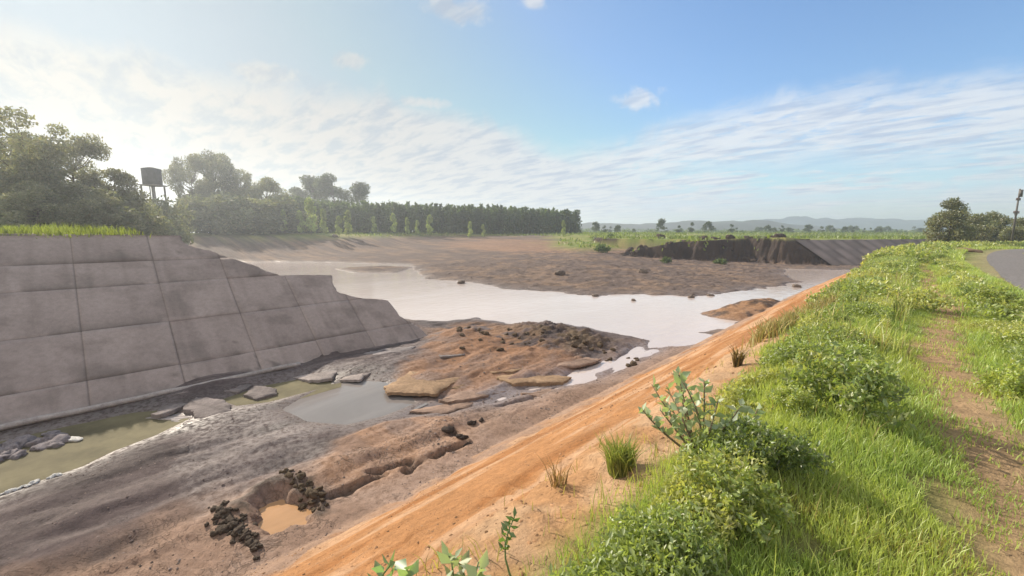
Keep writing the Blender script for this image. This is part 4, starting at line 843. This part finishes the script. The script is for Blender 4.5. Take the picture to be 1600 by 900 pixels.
# bushes on the far sand and scarp
kb = bush_mesh(150, 900, .22, DGR, 1., .9)
for i, (px, py, z0, s, lab) in enumerate(((940, 400, .9, 2.0, 'round dark green bush at the left end of the eroded bank'), (1040, 380, 4.2, 1.2, 'small dark bush on the crest of the eroded bank'), (1128, 376, 4.6, 1.2, 'dark bush on the bank crest where the lining begins'), (955, 372, 4.2, 1.4, 'dark bush in the meadow behind the round bush'))):
    o = kb if i == 0 else copy_tree(kb); X_, Y_ = at(px, py, z0); o.location = (X_, Y_, H1(X_, Y_) - .1); o.scale = (s, s, s); o.rotation_euler = (0, 0, i * 1.3); tag(o, lab, 'bush')
# far field trees
Fa = tree_proto('field_tree', 220, 6, 2.2, 500, .8, (.06, .085, .03), .12, .15, 14, 'round', .45); Fb = tree_proto('field_tree', 221, 7, 1.6, 420, .8, (.055, .08, .03), .12, .15, 12, 'tall', .45)
rf = np.random.default_rng(9); fl = [(1033, 344, 230), (1080, 347, 240), (1107, 348, 230), (1143, 350, 240), (930, 348, 230), (945, 352, 220), (965, 353, 225), (1060, 352, 230), (1200, 353, 250), (1222, 352, 250), (1262, 352, 260), (1285, 354, 260), (1320, 355, 260), (1350, 356, 260), (1375, 357, 270), (1400, 358, 270)]
fl += [(rf.uniform(925, 1440), rf.uniform(353, 358), rf.uniform(240, 420)) for _ in range(46)]
for i, (px, tp, dp) in enumerate(fl):
    place(Fa if i % 2 == 0 else Fb, px, dp, tp, 6 if i % 2 == 0 else 7, 'small dark tree on the far green fields before the hills', 'distant field trees', 'tree', rf.uniform(.9, 1.5), i > 1, i * 1.)
V_, F_, C_ = [], [], []; nv = 0
for dp, n in ((230, 5000), (300, 5000), (420, 6000), (600, 6000)):
    px = rf.uniform(900, 1470, n); q = np.array([atd(a, 363, dp + rf.uniform(-18, 18))[:2] for a in px]); hh = (1.0 + 2.2 * vn(px * .05, px * 0 + dp, 4)) * rf.random(n)
    V, F = leaves(np.column_stack([q, 4.0 + hh * dp / 260]), dp * .0045, rf, .5, True, .6); V_.append(V); F_.append(F + nv); nv += len(V); C_.append(jitcol((.10, .14, .04), n, rf, .35, .15))
tag(mesh_np('hedges', np.concatenate(V_), np.concatenate(F_), MT['tree'], np.concatenate(C_)), kind='stuff')
# right hand side trees
place(E_, 1482, 62, 318, 6.5, 'rounded full tree standing alone at the right skyline', wide=.8)
for i, (px, tp, dp, lab) in enumerate(((1522, 341, 74, 'low tree next to the rounded skyline tree'), (1545, 338, 78, 'middle tree of the low grove left of the pole'), (1565, 344, 76, 'low tree directly left of the power pole'), (1592, 346, 72, 'low tree right of the power pole by the picture edge'), (1508, 348, 80, 'smallest tree between the round tree and the low grove'))):
    place(E_, px, dp, tp, 6.5, lab, None, 'tree', .95, True, i * 1.9)
place(G_, 1668, 40, 272, 16, 'tall tree mostly beyond the right picture edge', None, 'tree', .8, True, 1.2)

# ------------------------------------------------------------------ water tower
P_ = atd(247, 363, 88); zg = H1(P_[0], P_[1]); wt = empty('water_tower', (P_[0], P_[1], zg), YAW)
zt0, zt1 = atd(247, 290, 88)[2] - zg, atd(247, 266, 88)[2] - zg
mb = MB().tube([(0, 0, zt0), (0, 0, zt0 + .15), (0, 0, zt1 - .1), (0, 0, zt1)], [1.6, 1.65, 1.65, 1.55], 20); tk = mb.build('tank', MT['steel'], wt)
mb = MB().tube([(0, 0, zt1), (0, 0, zt1 + .35)], [1.7, .3], 20); mb.build('lid', MT['steel'], tk)
mb = MB().box((0, 0, zt0 - .12), (1.7, 1.7, .11)); mb.build('platform', MT['concrete'], wt)
for sx in (-1, 1):
    for sy in (-1, 1): MB().tube([(sx * 1.45, sy * 1.45, -.5), (sx * 1.3, sy * 1.3, zt0 - .2)], [.17, .17], 8).build('leg', MT['concrete'], wt)
for hz in (.3, .52, .74):
    for sx, sy, ex, ey in ((-1, -1, 1, -1), (1, -1, 1, 1), (1, 1, -1, 1), (-1, 1, -1, -1)): MB().tube([(sx * 1.37, sy * 1.37, zt0 * hz), (ex * 1.37, ey * 1.37, zt0 * hz)], .13, 6).build('brace', MT['concrete'], wt)
MB().tube([(.6, -1.5, -.3), (.6, -1.5, zt0)], .09, 6).build('pipe', MT['steel'], wt)
tag(wt, 'dark water tank raised on braced legs between the hazy trees', 'water tower')
# ------------------------------------------------------------------ power pole
P_ = atd(1583, 363, 60); zg = H1(P_[0], P_[1]); pp = empty('power_pole', (P_[0], P_[1], zg), YAW + .35); ht = atd(1583, 296, 60)[2] - zg
zc = lambda py: atd(1583, py, 60)[2] - zg
MB().tube([(0, 0, -.4), (0, 0, ht * .6), (0, 0, ht)], [.13, .11, .09], 8).build('post', MT['pole'], pp)
for py, hw in ((313, .55), (333, .75)):
    ca = MB().box((0, 0, zc(py)), (hw, .06, .06)).build('crossarm', MT['pole'], pp)
    for sx in (-.9, 0.45, -.45, .9): MB().tube([(sx * hw, 0, zc(py) + .06), (sx * hw, 0, zc(py) + .14), (sx * hw, 0, zc(py) + .16), (sx * hw, 0, zc(py) + .28)], [.03, .07, .05, .06], 8).build('insulator', MT['insul'], ca)
MB().box((0, -.16, zc(303)), (.2, .14, .5)).build('switch_box', MT['pole'], pp)
for sx in (-1, 1): MB().tube([(sx * .5, 0, zc(333)), (0, 0, zc(341))], .03, 5).build('strut', MT['pole'], pp)
tag(pp, 'dark power pole with two crossarms behind the right hand trees', 'power pole')
# dirt heap at the road bend
dh = rock_mesh('dirt_heap', 31, (.24, .16, .10), .25, 'clod'); X_, Y_, _ = atd(1500, 392, 42); dh.location = (X_, Y_, H1(X_, Y_) + .05); dh.scale = (1.4, .9, .45); tag(dh, 'low brown dirt heap beside the road on the grassy bank', 'dirt heap')
for k_, o_ in enumerate(kinds):
    if k_ not in used: COL.objects.unlink(o_)
